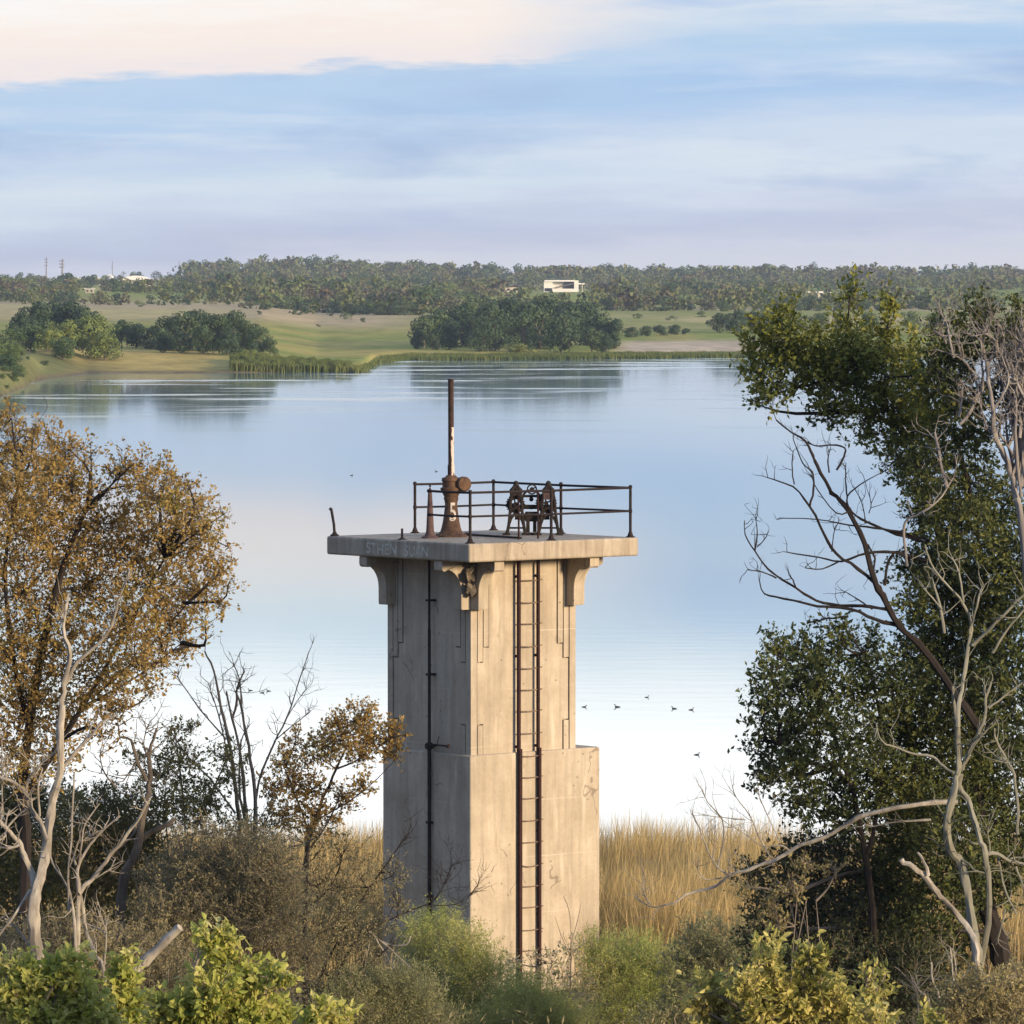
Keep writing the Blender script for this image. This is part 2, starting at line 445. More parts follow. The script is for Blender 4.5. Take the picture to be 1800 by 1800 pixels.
def build_ground():
    a = np.concatenate([np.linspace(-1.4, -.16, 26), np.linspace(-.15, -.115, 12), np.arange(-.112, .112, .0009), np.linspace(.115, .15, 12), np.linspace(.16, 1.4, 26)])
    Y = np.concatenate([np.linspace(-80, 0, 12), np.arange(2, 170, 2.0), np.linspace(175, 780, 40), np.arange(785, 1420, 4.0), np.linspace(1430, 4700, 150), np.linspace(4760, 12000, 30)])
    A, YY = np.meshgrid(a, Y)
    X = A * (YY + np.where(YY < 300, 140 * (1 - YY / 300), 0))
    Z = gz(X, YY)
    px = 900 + F * X / np.maximum(YY, 1)
    ys = np.interp(px, TA, TY)
    d = YY - ys
    n1 = vnoise(X / 60, YY / 190, 21); n2 = vnoise(X / 14, YY / 45, 22); n3 = vnoise(X / 250, YY / 500, 23)
    def c(*t): return np.array(t)
    gold, green, tan, pink, sand, scrub, mud = c(.47, .37, .13), c(.26, .30, .075), c(.50, .43, .20), c(.50, .40, .23), c(.55, .45, .32), c(.13, .14, .055), c(.17, .135, .09)
    w = lambda x, a0, b0: np.clip((x - a0) / (b0 - a0), 0, 1)[..., None]
    col = np.broadcast_to(gold, X.shape + (3,)).copy()
    col = col * (1 - w(d, 15, 60)) + w(d, 15, 60) * green
    col = col * (1 - w(n2, .35, .8) * .6) + gold * w(n2, .35, .8) * .6
    col = col * (1 - w(YY, 1480, 1620)) + w(YY, 1480, 1620) * (pink * w(n1, .3, .7) + tan * (1 - w(n1, .3, .7)))
    gp = w(px + 120 * n1, 760, 860) * w(YY, 1500, 1600) * w(vnoise(X / 90, YY / 120, 29), .35, .6)
    col = col * (1 - gp * .75) + gp * .75 * green
    mixd = w(YY, 2050, 2300)
    patch = w(n3 + .3 * n1, .45, .75)
    col = col * (1 - mixd) + mixd * (tan * 1.1 * (1 - patch) + green * 1.1 * patch)
    left = w(-px, -430, -380) * w(-YY, -1140, -1090)
    col = col * (1 - left) + left * (gold * (1 - w(n2, .5, .9) * .5) + green * w(n2, .5, .9) * .5)
    bs = w(px, 1070, 1110) * w(-px, -1420, -1330) * w(d, 8, 25) * w(-d, -170, -120)
    col = col * (1 - bs) + bs * (sand * (.85 + .3 * n2[..., None]))
    nl = w(-px, -230, -110) * w(-YY, -1075, -1035) * w(YY, 200, 400)
    col = col * (1 - nl) + nl * scrub * (.7 + .9 * n2[..., None])
    edge = 1 - w(np.abs(d), 3, 9)
    col = col * (1 - edge * .7) + mud * edge * .7
    nearm = 1 - w(YY, 150, 220)
    nn = vnoise(X / 1.5, YY / 1.5, 31)[..., None]
    col = col * (1 - nearm) + nearm * (c(.13, .10, .055) * (.6 + .8 * nn))
    col = np.where((Z < -.05)[..., None], c(.10, .09, .06), col)
    col *= (.85 + .3 * vnoise(X / 4, YY / 14, 33))[..., None]
    m, t, b = new_mat('meadow_ground')
    at = t.n('ShaderNodeAttribute', attribute_name='Soil')
    pos = t.n('ShaderNodeNewGeometry').outputs['Position']
    f = t.noise(pos, .35, 6, .7)
    cc = t.mix(1.0, at.outputs['Color'], t.ramp(f, [(.3, (.65, .65, .65)), (.7, (1.25, 1.2, 1.1))]), 'MULTIPLY')
    t.l(cc, b.inputs['Base Color']); b.inputs['Roughness'].default_value = 1.0
    b.inputs['Specular IOR Level'].default_value = .05
    mb = MB()
    R, Cn = X.shape
    idx = np.arange(R * Cn).reshape(R, Cn)
    q = np.stack([idx[:-1, :-1], idx[:-1, 1:], idx[1:, 1:], idx[1:, :-1]], -1).reshape(-1, 4)
    mb.add(np.stack([X, YY, Z], -1).reshape(-1, 3), q)
    o = mb.build('ground', m, smooth=True)
    ca = o.data.color_attributes.new('Soil', 'FLOAT_COLOR', 'POINT')
    ca.data.foreach_set('color', np.concatenate([col.reshape(-1, 3), np.ones((R * Cn, 1))], 1).astype(np.float32).ravel())
    tag(o, kind='structure')


build_ground()


def build_water():
    m, t, b = new_mat('lake_water')
    pos = t.n('ShaderNodeNewGeometry').outputs['Position']
    sep = t.n('ShaderNodeSeparateXYZ'); t.l(pos, sep.inputs[0])
    b.inputs['Base Color'].default_value = (.13, .24, .27, 1)
    b.inputs['IOR'].default_value = 1.33
    b.inputs['Specular IOR Level'].default_value = .5
    # wind-ruffled streaks among calm water
    st = t.noise(t.scalevec(pos, (.022, .040, 1)), 1.0, 6, .6)
    st2 = t.noise(t.scalevec(pos, (.03, .09, 1)), 1.0, 3, .6)
    s = t.math('ADD', t.math('MULTIPLY', st, .7), t.math('MULTIPLY', st2, .3))
    farm = t.math('MULTIPLY_ADD', sep.outputs[1], 1 / 350.0, -560 / 350.0, clamp=True)
    ruff = t.math('MULTIPLY', t.math('MULTIPLY_ADD', s, 13.0, -6.75, clamp=True), farm)
    t.l(t.math('MULTIPLY_ADD', ruff, .13, .05), b.inputs['Roughness'])
    w1 = t.noise(t.scalevec(pos, (.25, .5, 1)), 1.0, 3, .5)
    bp = t.n('ShaderNodeBump'); bp.inputs['Strength'].default_value = 1.0
    t.l(t.math('MULTIPLY_ADD', ruff, .012, .0024), bp.inputs['Distance'])
    t.l(w1, bp.inputs['Height']); t.l(bp.outputs[0], b.inputs['Normal'])
    mb = MB()
    mb.add([(-1300, 120, 0), (1300, 120, 0), (1300, 1330, 0), (-1300, 1330, 0)], [(0, 1, 2, 3)])
    tag(mb.build('water', m), kind='structure')


build_water()

# ------------------------------------------------------------------ foliage generators
def unit(v):
    return v / (np.linalg.norm(v, axis=-1, keepdims=True) + 1e-9)


def rdir(n):
    return unit(RNG.normal(size=(n, 3)))


def add_leaves(mb, p, d, nrm, L, W, ovate=False):
    """leaf blades: p base (n,3), d direction, nrm normal, L length (n), W width (n)"""
    side = unit(np.cross(d, nrm)); up = unit(np.cross(side, d))
    L = L[:, None]; W = W[:, None]
    n = len(p)
    if ovate:
        v = np.stack([p, p + d * L * .3 + side * W * .5 + up * W * .16, p + d * L * .7 + side * W * .36 + up * W * .12,
                      p + d * L - up * L * .08, p + d * L * .7 - side * W * .36 + up * W * .12,
                      p + d * L * .3 - side * W * .5 + up * W * .16, p + d * L * .5], 1)
        b = (np.arange(n) * 7)[:, None]
        t = np.concatenate([b + np.array(k) for k in ((0, 6, 1), (1, 6, 2), (2, 6, 3), (3, 6, 4), (4, 6, 5), (5, 6, 0))])
        mb.add(v.reshape(-1, 3), None, t)
    else:
        v = np.stack([p, p + d * L * .45 + side * W * .5 + up * W * .15, p + d * L, p + d * L * .45 - side * W * .5 + up * W * .15], 1)
        b = (np.arange(n) * 4)[:, None]
        t = np.concatenate([b + np.array((0, 2, 1)), b + np.array((0, 3, 2))])
        mb.add(v.reshape(-1, 3), None, t)


def add_twigs(mb, a, b, r):
    """many straight three-sided twigs from a to b"""
    n = len(a)
    d = unit(b - a); ref = rdir(n)
    x = unit(np.cross(d, ref)); y = np.cross(d, x)
    vs = []
    for k in range(3):
        o = math.cos(k * 2.0944) * x + math.sin(k * 2.0944) * y
        vs.append(a + o * r[:, None])
    vs.append(b)
    v = np.stack(vs, 1)
    base = (np.arange(n) * 4)[:, None]
    t = np.concatenate([base + np.array(k) for k in ((0, 1, 3), (1, 2, 3), (2, 0, 3))])
    mb.add(v.reshape(-1, 3), None, t)


def sprays(leaf, twig, c, r, n, spr=.4, k=11, L=.07, W=.034, up=.35, shell=.5, ovate=False, spread=.9, droop=0.0, twr=.005):
    """leafy sprigs through an ellipsoid blob: centre c, radii r(3)"""
    c = np.asarray(c, float); r = np.asarray(r, float)
    u = rdir(n); q = RNG.random((n, 1)) ** shell
    base = c + u * r * q
    d = unit(u * 1.0 + np.array([0, 0, up]) + RNG.normal(size=(n, 3)) * .55)
    ln = spr * (.5 + .9 * RNG.random((n, 1)))
    base = base - d * ln * .4
    tip = base + d * ln
    if twig is not None: add_twigs(twig, base, tip, np.full(n, twr))
    s = RNG.random((n, k, 1)) ** .8
    p = base[:, None] + d[:, None] * ln[:, None] * s + RNG.normal(size=(n, k, 3)) * spr * .06
    ld = unit(d[:, None] * .7 + RNG.normal(size=(n, k, 3)) * spread + np.array([0, 0, -droop]))
    nr = unit(RNG.normal(size=(n, k, 3)) * .8 + np.array([.1, -.3, .3]))
    m = n * k
    fz = .5 + 1.0 * RNG.random(m) ** 1.3; ll = L * fz; ww = W * fz * (.75 + .5 * RNG.random(m))
    add_leaves(leaf, p.reshape(m, 3), ld.reshape(m, 3), nr.reshape(m, 3), ll, ww, ovate)


def poly3(pts, Y, dj=.15):
    """pixel polyline -> smooth 3D polyline at distance about Y"""
    ph = RNG.random() * 6.28
    n = len(pts)
    out = []
    for i, (x, y) in enumerate(pts):
        out.append(P(x, y, Y + dj * math.sin(ph + i * .9)))
    return smooth3(np.array(out))


def smooth3(p, sub=3):
    n = len(p)
    if n < 3: return np.array([p[0] + (p[-1] - p[0]) * f for f in (0, .33, .66, 1)])
    out = []
    for i in range(n - 1):
        p0, p1, p2, p3 = p[max(i - 1, 0)], p[i], p[i + 1], p[min(i + 2, n - 1)]
        for k in range(sub):
            t = k / sub
            out.append(.5 * ((2 * p1) + (-p0 + p2) * t + (2 * p0 - 5 * p1 + 4 * p2 - p3) * t * t + (-p0 + 3 * p1 - 3 * p2 + p3) * t ** 3))
    out.append(p[-1])
    return np.array(out)


def limb(mb, pts, w0, w1, Y, dj=.15, n=7, start=None):
    """traced branch: pixel polyline with widths in pixels"""
    p = poly3(pts, Y, dj)
    if start is not None: p[0] = start
    r = np.linspace(w0, w1, len(p)) * .5 * Y / F * (1 + .22 * (RNG.random(len(p)) - .5))
    p[1:-1] += RNG.normal(size=(len(p) - 2, 3)) * r[1:-1, None] * np.where(r[1:-1, None] > .05, .08, .25)
    mb.tube(p, r, n, True, .3)
    return p


def side_twigs(mb, p, n, ln, r, rec=1, up=.5, f0=.25):
    """random forking side twigs along a 3D polyline"""
    for _ in range(n):
        i = int(len(p) * (f0 + (1 - f0) * RNG.random())) % len(p)
        t = unit(p[min(i + 1, len(p) - 1)] - p[max(i - 1, 0)])
        d = unit(t * .6 + RNG.normal(size=3) * np.array([.75, .5, .6]) + np.array([0, 0, up * .6]))
        l = ln * (.4 + .9 * RNG.random())
        q = [p[i]]
        for k in range(4):
            d = unit(d + RNG.normal(size=3) * .28 + np.array([0, 0, up * .16]))
            q.append(q[-1] + d * l / 4)
        q = np.array(q)
        mb.tube(q, np.linspace(r, r * .3, 5), 4, False)
        if rec > 0: side_twigs(mb, q, max(1, n // 3), ln * .55, r * .6, rec - 1, up, .2)


def zmap(ox, oy, s):
    return lambda pts: [(ox + x * s, oy + y * s) for x, y in pts]


def plant(name, label, cat, Y, base_px, blobs, leafm, barkm, stems=(), group=None, dens=450, dz=.6, foliage='crown', wood='trunk', trim=0, limbs=True, twigs=0, top_mat=None, top_y=0, **kw):
    """tree or shrub: traced stems plus leafy blobs (px, py, r or (rx, ry)[, depth offset])"""
    g = GP(base_px, Y)
    root = empty(name, g, label, cat, group)
    sc = Y / F
    lm, wm, tm_ = MB(), MB(), MB()
    paths = []
    for s in stems:
        pts, w0, w1 = s[0], s[1], s[2]
        yy = Y + (s[3] if len(s) > 3 else 0)
        p = limb(wm, pts, w0, w1, yy)
        paths.append(p)
        if twigs: side_twigs(wm, p, twigs, 55 * sc, max(.006, w1 * .3 * sc), 1)
    if not stems:
        top = P(blobs[0][0], blobs[0][1], Y)
        for k in range(4):
            a = g + np.array([RNG.normal() * .15, RNG.normal() * .15, -.1])
            b = top + np.array([RNG.normal() * .15, RNG.normal() * .1, -.45 - .3 * RNG.random()])
            m = (a + b) / 2 + RNG.normal(size=3) * .2
            p = smooth3(np.array([a, m, b]))
            wm.tube(p, np.linspace(.022, .006, len(p)), 5, True, .1)
            paths.append(p)
    allp = np.concatenate(paths)
    for bl in blobs:
        rr = bl[2] if isinstance(bl[2], tuple) else (bl[2], bl[2])
        off = bl[3] if len(bl) > 3 else RNG.normal() * dz
        dm = bl[4] if len(bl) > 4 else 1.0
        c = P(bl[0], bl[1], Y + off)
        r = np.array([rr[0] * sc, (rr[0] + rr[1]) * .5 * sc, rr[1] * sc])
        if limbs:
            dd = np.linalg.norm(allp - c, axis=1) + np.maximum(0, allp[:, 2] - c[2]) * 1.5
            j = int(np.argmin(dd))
            a = allp[j]
            mid = (a + c) / 2 + RNG.normal(size=3) * .12 * np.linalg.norm(c - a)
            p = smooth3(np.array([a, mid, c]))
            wm.tube(p, np.linspace(min(.05, .012 + .018 * np.linalg.norm(c - a)), .009, len(p)), 5, False, .1)
            side_twigs(wm, p, 4, float(r.mean()) * 1.2, .010, 1, f0=.5)
        n = max(4, int(dens * dm * r[0] * r[2]))
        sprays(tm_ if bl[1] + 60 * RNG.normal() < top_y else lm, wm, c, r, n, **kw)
    lm.build(foliage, leafm, root)
    if tm_.n: tm_.build('sunlit_leafy_top', top_mat, root)
    wm.build(wood, barkm, root)
    return root


# ------------------------------------------------------------------ the gate tower
th = math.radians(40.0)
U = np.array([math.cos(th), math.sin(th), 0]); V = np.array([-math.sin(th), math.cos(th), 0]); Zv = np.array([0, 0, 1.0])
FC = P(825, 956, 119.0)
ZT = FC[2]; ZB = ZT - .40
FC0 = np.array([FC[0], FC[1], 0])
SU, SV = 4.77, 4.90
K = FC0 + .85 * U + .98 * V
LU, LV = 2.954, 2.844
ZP = 16 - 830 / 9900 * 120.2
GZ = float(gz(K[0] + 1, K[1] + 2))
tower = empty('gate_tower', (K + LU / 2 * U + LV / 2 * V + Zv * GZ), 'square concrete gate tower with an overhanging platform, standing in dry reeds beside the lake', 'tower')


def ubox(mb, u0, u1, v0, v1, z0, z1, o=K):
    c = o + U * (u0 + u1) / 2 + V * (v0 + v1) / 2 + Zv * (z0 + z1) / 2
    mb.box(c, U * (u1 - u0) / 2, V * (v1 - v0) / 2, Zv * (z1 - z0) / 2)


def bevel(o, w=.02, seg=2):
    m = o.modifiers.new('bevel', 'BEVEL'); m.width = w; m.segments = seg; m.limit_method = 'ANGLE'
    return o


mb = MB(); ubox(mb, 0, SU, 0, SV, ZB, ZT, FC0)
slab = bevel(mb.build('platform_slab', M_SLAB, tower), .045, 3)

mb = MB()
D = .10     # floor of the incised grooves
PR = .022   # panels lie this far behind the corner strips
ubox(mb, D, LU - D, D, LV - D, ZP - .3, ZB + .05)
zb = 16 - 572 / 9900 * 120.3
ZU = ZB + .04
for cu in (0, LU - .17):
    for cv in (0, LV - .17):
        ubox(mb, cu, cu + .17, cv, cv + .17, ZP, ZU)
G = .026
for a0, a1, z0, z1 in [(.17 + G, .335, 7.92, ZU), (.17 + G, .335, ZP, 6.55), (.335 + G, .50, 8.24, ZU)]:      # stepped strips
    for ua, ub in ((a0, a1), (LU - a1, LU - a0)):
        ubox(mb, ua, ub, .004, .12, z0, z1); ubox(mb, ua, ub, LV - .12, LV - .004, z0, z1)
    for va, vb in ((a0, a1), (LV - a1, LV - a0)):
        ubox(mb, .004, .12, va, vb, z0, z1); ubox(mb, LU - .12, LU - .004, va, vb, z0, z1)
for e, z0, z1 in [(.50 + G, 8.24 - G, ZU), (.335 + G, 7.92 - G, 8.24 - G), (.17 + G, 6.55 + G, 7.92 - G), (.335 + G, ZP, 6.55 + G)]:   # field between them
    ubox(mb, e, LU - e, PR, LV - PR, z0, z1); ubox(mb, PR, LU - PR, e, LV - e, z0 + .0007, z1 - .0007)
# shallow head band under the slab
ubox(mb, .55, LU - .55, .008, LV - .008, 9.98, ZB + .03); ubox(mb, .008, LU - .008, .55, LV - .55, 9.983, ZB + .033)
shaft = mb.build('shaft', M_CONC, tower)

mb = MB()
PU, PV = 3.664, 3.007
ubox(mb, -.06, PU - .06, -.06, PV - .06, GZ - 1.5, ZP)
plinth = bevel(mb.build('plinth', M_CONC, tower), .03, 2)


def bracket(o, out, along, w=.265):
    """scrolled concrete corbel: profile in out/z, width along"""
    h = ZB - zb
    prof = [(0, 0), (.24, 0), (.255, .03), (.258, .38)]
    for k in range(1, 9):
        a = k / 8 * math.pi / 2
        prof.append((.258 + .43 * (1 - math.cos(a)), .38 + (h - .19 - .38) * math.sin(a)))
    prof += [(.69, h - .225), (.74, h - .235), (.785, h - .2), (.795, h - .13), (.79, h - .004), (0, h - .004)]
    m = MB()
    m.prism(prof, o + Zv * zb, out, Zv, along * w, ctr=(.1, h - .05))
    return bevel(m.build('bracket', M_CONC, tower), .02, 2)


for cu in (0, 1):
    for cv in (0, 1):
        # perpendicular to the u-facing side
        o = K + U * (cu * LU) + V * (.004 if cv == 0 else LV - .269)
        bracket(o + (-.0 * U), (U if cu else -U), V)
        o = K + V * (cv * LV) + U * (.004 if cu == 0 else LU - .269)
        bracket(o, (V if cv else -V), U)


# rough broken concrete where the two front corbels meet
mb = MB()
for _ in range(26):
    a = RNG.random(3)
    c = K - U * (.03 + .16 * a[0]) - V * (.03 + .16 * a[1]) + Zv * (ZB - .05 - .75 * a[2] ** 1.5)
    q = rdir(3) * (.035 + .05 * RNG.random())
    mb.box(c, q[0], np.cross(q[0], q[1]) / np.linalg.norm(q[0]), q[2])
mb.build('crumbled_corner', rust_mat('crumbled_concrete', (.06, .05, .04), (.24, .2, .15)), tower)


def text_mesh(txt, name, mat, mapper, parent, size, ext=.004):
    cu = bpy.data.curves.new(name, 'FONT'); cu.body = txt; cu.size = size; cu.extrude = ext; cu.offset = .006; cu.resolution_u = 4
    ob = bpy.data.objects.new(name, cu); COL.objects.link(ob)
    dg = bpy.context.evaluated_depsgraph_get()
    me = bpy.data.meshes.new_from_object(ob.evaluated_get(dg))
    bpy.data.objects.remove(ob); bpy.data.curves.remove(cu)
    org = np.array(tower.location)
    po = np.array(parent.location) if parent.parent is None else np.array(parent.parent.location)
    for v in me.vertices:
        w = mapper(v.co.x, v.co.y, v.co.z) - po
        v.co = tuple(w)
    me.name = name; me.materials.clear(); me.materials.append(mat)
    o = bpy.data.objects.new(name, me); COL.objects.link(o); o.parent = parent
    return o


# faded hand-painted words on the shaded slab edge (runs from the left corner towards the front corner)
v_l = SV * (825 - 645) / (825 - 573.0)
def gmap(x, y, z):
    wob = .012 * math.sin(x * 9) + .01 * math.sin(x * 23)
    return FC0 + V * (v_l - x * 1.02) - U * (.003 + z) + Zv * (ZB + .07 + y * .98 + wob)
text_mesh('STHEN', 'graffiti', M_GRAFFITI, gmap, slab, .34, .0025)
v_l2 = SV * (825 - 712) / (825 - 573.0)
def gmap2(x, y, z):
    return FC0 + V * (v_l2 - x * .95) - U * (.003 + z) + Zv * (ZB + .065 + y * .95)
text_mesh('SUAN', 'graffiti', M_GRAFFITI, gmap2, slab, .34, .0025)

# ---- railing
rl = empty('railing', FC0 + Zv * ZT, 'dark rusty pipe railing round the tower platform, its left front side broken off', 'railing')
I = .13
cF = FC0 + I * U + I * V; cR = FC0 + (SU - I) * U + I * V; cB = FC0 + (SU - I) * U + (SV - I) * V; cL = FC0 + I * U + (SV - I) * V
posts = [cF, (cF + cR) / 2, cR, (cR + cB) / 2, cB, (cB + cL) / 2]
HT, HM = 1.075, .57
for p in posts:
    m = MB(); m.tube([p + Zv * ZT, p + Zv * (ZT + HT + .03)], .031, 10)
    m.lathe(p + Zv * (ZT + HT + .02), [(.0, -.045), (.035, -.035), (.046, 0), (.035, .035), (0, .045)], 10)
    m.lathe(p + Zv * (ZT + HM), [(.03, -.05), (.042, -.03), (.042, .03), (.03, .05)], 10)
    po = m.build('post', M_RAIL, rl, smooth=False)
    m = MB(); m.lathe(p + Zv * (ZT - .002), [(.105, 0), (.105, .018), (.07, .03), (.048, .09), (.033, .13)], 14)
    m.build('post_flange', M_RAIL, po, origin=np.array(rl.location))
stubend = cF + (cL - cF) * .293
for h, nm, r in ((HT, 'top_rail', .026), (HM, 'middle_rail', .023)):
    m = MB()
    seq = [posts[5], cB, cR, cF, stubend]
    for a, b in zip(seq[:-1], seq[1:]):
        m.tube([a + Zv * (ZT + h), (a + b) / 2 + Zv * (ZT + h - .008), b + Zv * (ZT + h)], r, 8)
    m.tube([stubend + Zv * (ZT + h) - unit(cL - cF) * .04, stubend + Zv * (ZT + h) + unit(cL - cF) * .05], r * 1.5, 8)
    m.build(nm, M_RAIL, rl)

# ---- broken stubs of the missing rail
p = cL
m = MB(); m.tube([p + Zv * ZT, p + Zv * (ZT + .25) + np.array([-.015, 0, 0]), p + Zv * (ZT + .6) + np.array([-.075, 0, 0])], .03, 8)
m.tube([p + Zv * (ZT + .57) + np.array([-.07, 0, 0]), p + Zv * (ZT + .61) + np.array([-.11, 0, 0])], .034, 8)
m.lathe(p + Zv * (ZT - .002), [(.1, 0), (.1, .018), (.05, .06), (.033, .1)], 12)
tag(m.build('broken_post', M_RAIL, origin=p + Zv * ZT), 'bent stub of a railing post at the far left corner of the platform', 'post')
p = (cF + cL) / 2 + .02 * U
m = MB(); m.tube([p + Zv * ZT, p + Zv * (ZT + .24)], .026, 8)
m.lathe(p + Zv * (ZT - .002), [(.11, 0), (.11, .012), (.05, .03), (.028, .05)], 12)
tag(m.build('broken_post', M_RAIL, origin=p + Zv * ZT), 'short sawn off railing post near the words on the platform edge', 'post')

# ---- ladder
ld = empty('ladder', K + 1.43 * U - .10 * V + Zv * GZ, 'tall dark red steel ladder fixed up the sunlit face of the tower', 'ladder')
for a in (1.257, 1.803):
    m = MB()
    w = .030 if a < 1.5 else .024
    c = K + a * U - .10 * V
    m.box(c + Zv * (ZP + ZB + .02) / 2, U * w, V * .035, Zv * (ZB + .02 - ZP) / 2)
    m.tube([c + Zv * (ZB - .2), c + Zv * (ZT + .6), c + V * .02 + Zv * (ZT + .98), c + V * .09 + Zv * (ZT + 1.05)], .023, 7)
    m.box(c - V * .03 + U * .008 + Zv * (ZP + .08 + GZ - .2) / 2, U * (w + .006), V * .04, Zv * (ZP + .08 - GZ + .2) / 2)
    m.build('stile', M_LADDER, ld)
for i, y in enumerate([1021, 1060, 1098, 1137, 1176, 1215, 1252, 1292, 1331, 1369, 1407, 1446, 1485, 1524, 1562, 1600, 1640, 1677, 1715]):
    z = 16 - (y - 500) / 9900 * 120.9
    sag = (.012, .02, .01, .03, .025)[i % 5] if y != 1524 else .06
    b = K - (.10 if z > ZP else .13) * V
    m = MB()
    m.tube([b + U * (1.257 + (1.915 - 1.257) * f) + Zv * (z - sag * 4 * f * (1 - f) * (1 if f < .85 else .3)) for f in (0, .2, .4, .6, .8, 1)], .013, 6)
    m.build('rung', M_RUNG, ld)
for z in (ZB - .4, 8.0, ZP + .12, 4.2, 2.4):
    m = MB()
    for a in (1.257, 1.803):
        c = K + a * U - .04 * V + Zv * z
        m.box(c, U * .012, V * .055, Zv * .03)
    m.build('wall_strap', M_LADDER, ld)

# ---- vertical pipe on the shaded face
vp = empty('standpipe', K + 1.2475 * V - .12 * U + Zv * GZ, 'thin dark vertical pipe down the shaded face of the tower', 'pipe')
c = K + 1.2475 * V - .13 * U
m = MB(); m.tube([c + Zv * (ZB + .02), c + Zv * 8.6, c + Zv * 8.59, c + Zv * (ZP + .1), c + Zv * (ZP + .09), c + Zv * (GZ - .1)], [.028, .028, .034, .034, .042, .042], 8)
m.build('pipe', M_RAIL, vp)
m = MB()
zc = 16 - 813 / 9900 * 121
m.lathe(c + Zv * zc, [(.05, -.09), (.1, -.05), (.1, .03), (.05, .07)], 12)
e = c - V * .68 - U * .03
m.tube([c + Zv * zc, c - V * .3 - U * .03 + Zv * (zc + .03), e + Zv * (zc + .03)], .022, 6)
m.lathe(e + Zv * (zc + .03), [(0, -.05), (.045, -.03), (.045, .03), (0, .05)], 8)
m.tube([c - V * .25 + Zv * (zc + .02), c - V * .33 + Zv * (zc + .22)], .008, 4)
m.box(c + U * .06 + Zv * zc, U * .09, V * .03, Zv * .03)
m.build('clamp_arm', M_RAIL, vp)
for z in (9.2, 7.6, 4.4, 2.8):
    m = MB(); m.box(c + U * .05 + Zv * z, U * .11, V * .055, Zv * .022); m.build('pipe_strap', M_RAIL, vp)

# ---- big gate-valve floor stand with rising stem
b = PZ(793, 943.5, ZT)
fs = empty('valve_stand', b, 'brown cast iron valve stand with a tall stem pipe and a white painted 5', 'valve stand')
s = 122.2 / F
prof = [(.36, 0), (.36, .03), (.29, .055), (.235, .12), (.205, .22), (.18, .34), (.155, .5), (.142, .62), (.135, .72), (.15, .8), (.165, .84), (.15, .87), (.18, .93), (.205, .98), (.205, 1.0)]
m = MB(); m.lathe(b, prof, 24)
for a in range(8):
    q = b + np.array([math.cos(a * .785) * .31, math.sin(a * .785) * .31, .03]); m.lathe(q, [(.022, 0), (.022, .04)], 6)
col_ = m.build('pedestal', M_CAST, fs, smooth=False)
def five(x, y, z):
    h = .36 + y
    r = np.interp(h, [p_[1] for p_ in prof], [p_[0] for p_ in prof]) + .006 + z
    a = math.radians(-72) + (x - .15) * .62 / .16
    return b + np.array([math.cos(a) * r, math.sin(a) * r, h])
text_mesh('5', 'painted_number', M_WHITEPAINT, five, col_, .56, .002)
m = MB()
m.lathe(b, [(.215, 1.0), (.235, 1.03), (.235, 1.06), (.19, 1.08), (.19, 1.2), (.21, 1.22), (.2, 1.28), (.13, 1.3), (.1, 1.34)], 20)
m.build('gear_head', M_CAST, fs)
m = MB(); gc = b + np.array([.27, -.1, 1.15])
m.lathe(gc, [(.05, -.1), (.15, -.08), (.165, -.04), (.165, .05), (.14, .09), (.04, .1)], 20, axis=(.35, -.94, 0))
m.box(b + np.array([.15, -.05, 1.13]), (.12, 0, 0), (0, .07, 0), (0, 0, .07))
m.build('bevel_gear_case', M_CAST, fs)
m = MB(); tp = P(792.5, 668, b[1])
m.tube([b + Zv * 1.32, np.array([b[0], b[1], b[2] + 1.56]), np.array([b[0], b[1], b[2] + 1.565]), tp], [.075, .075, .062, .062], 14)
m.lathe(tp, [(.062, -.02), (.068, -.015), (.068, .02), (.04, .03)], 14)
m.build('stem_pipe', M_STEM, fs)

# ---- small tapered stand
b = PZ(756, 946, ZT)
m = MB(); m.lathe(b, [(.2, 0), (.2, .02), (.13, .05), (.10, .1), (.085, .18), (.075, .4), (.06, .7), (.045, .98), (.045, 1.02), (.03, 1.03), (.02, 1.09), (.0, 1.1)], 18)
for a in range(4):
    q = b + np.array([math.cos(a * 1.57 + .4) * .165, math.sin(a * 1.57 + .4) * .165, .02]); m.lathe(q, [(.018, 0), (.018, .035)], 6)
ss = empty('valve_stand', b, 'small thin purple brown tapered stand left of the tall stem pipe', 'valve stand')
m.build('pedestal', M_PALECAST, ss)
m = MB(); m.lathe(b + Zv * 1.1, [(0, 0), (.022, .01), (.022, .05), (0, .06)], 8); m.build('top_nut', M_RAIL, ss)

# ---- loose rod on the deck
a, c = PZ(820, 939.5, ZT + .03), PZ(916, 945.5, ZT + .03)
m = MB(); m.tube([a, (a + c) / 2, c], .024, 8); m.lathe(a, [(0, -.05), (.05, -.02), (.05, .03), (0, .06)], 8, axis=unit(c - a))
tag(m.build('loose_rod', M_RAIL, origin=a), 'dark iron rod lying on the platform deck between stand and hoist', 'rod')

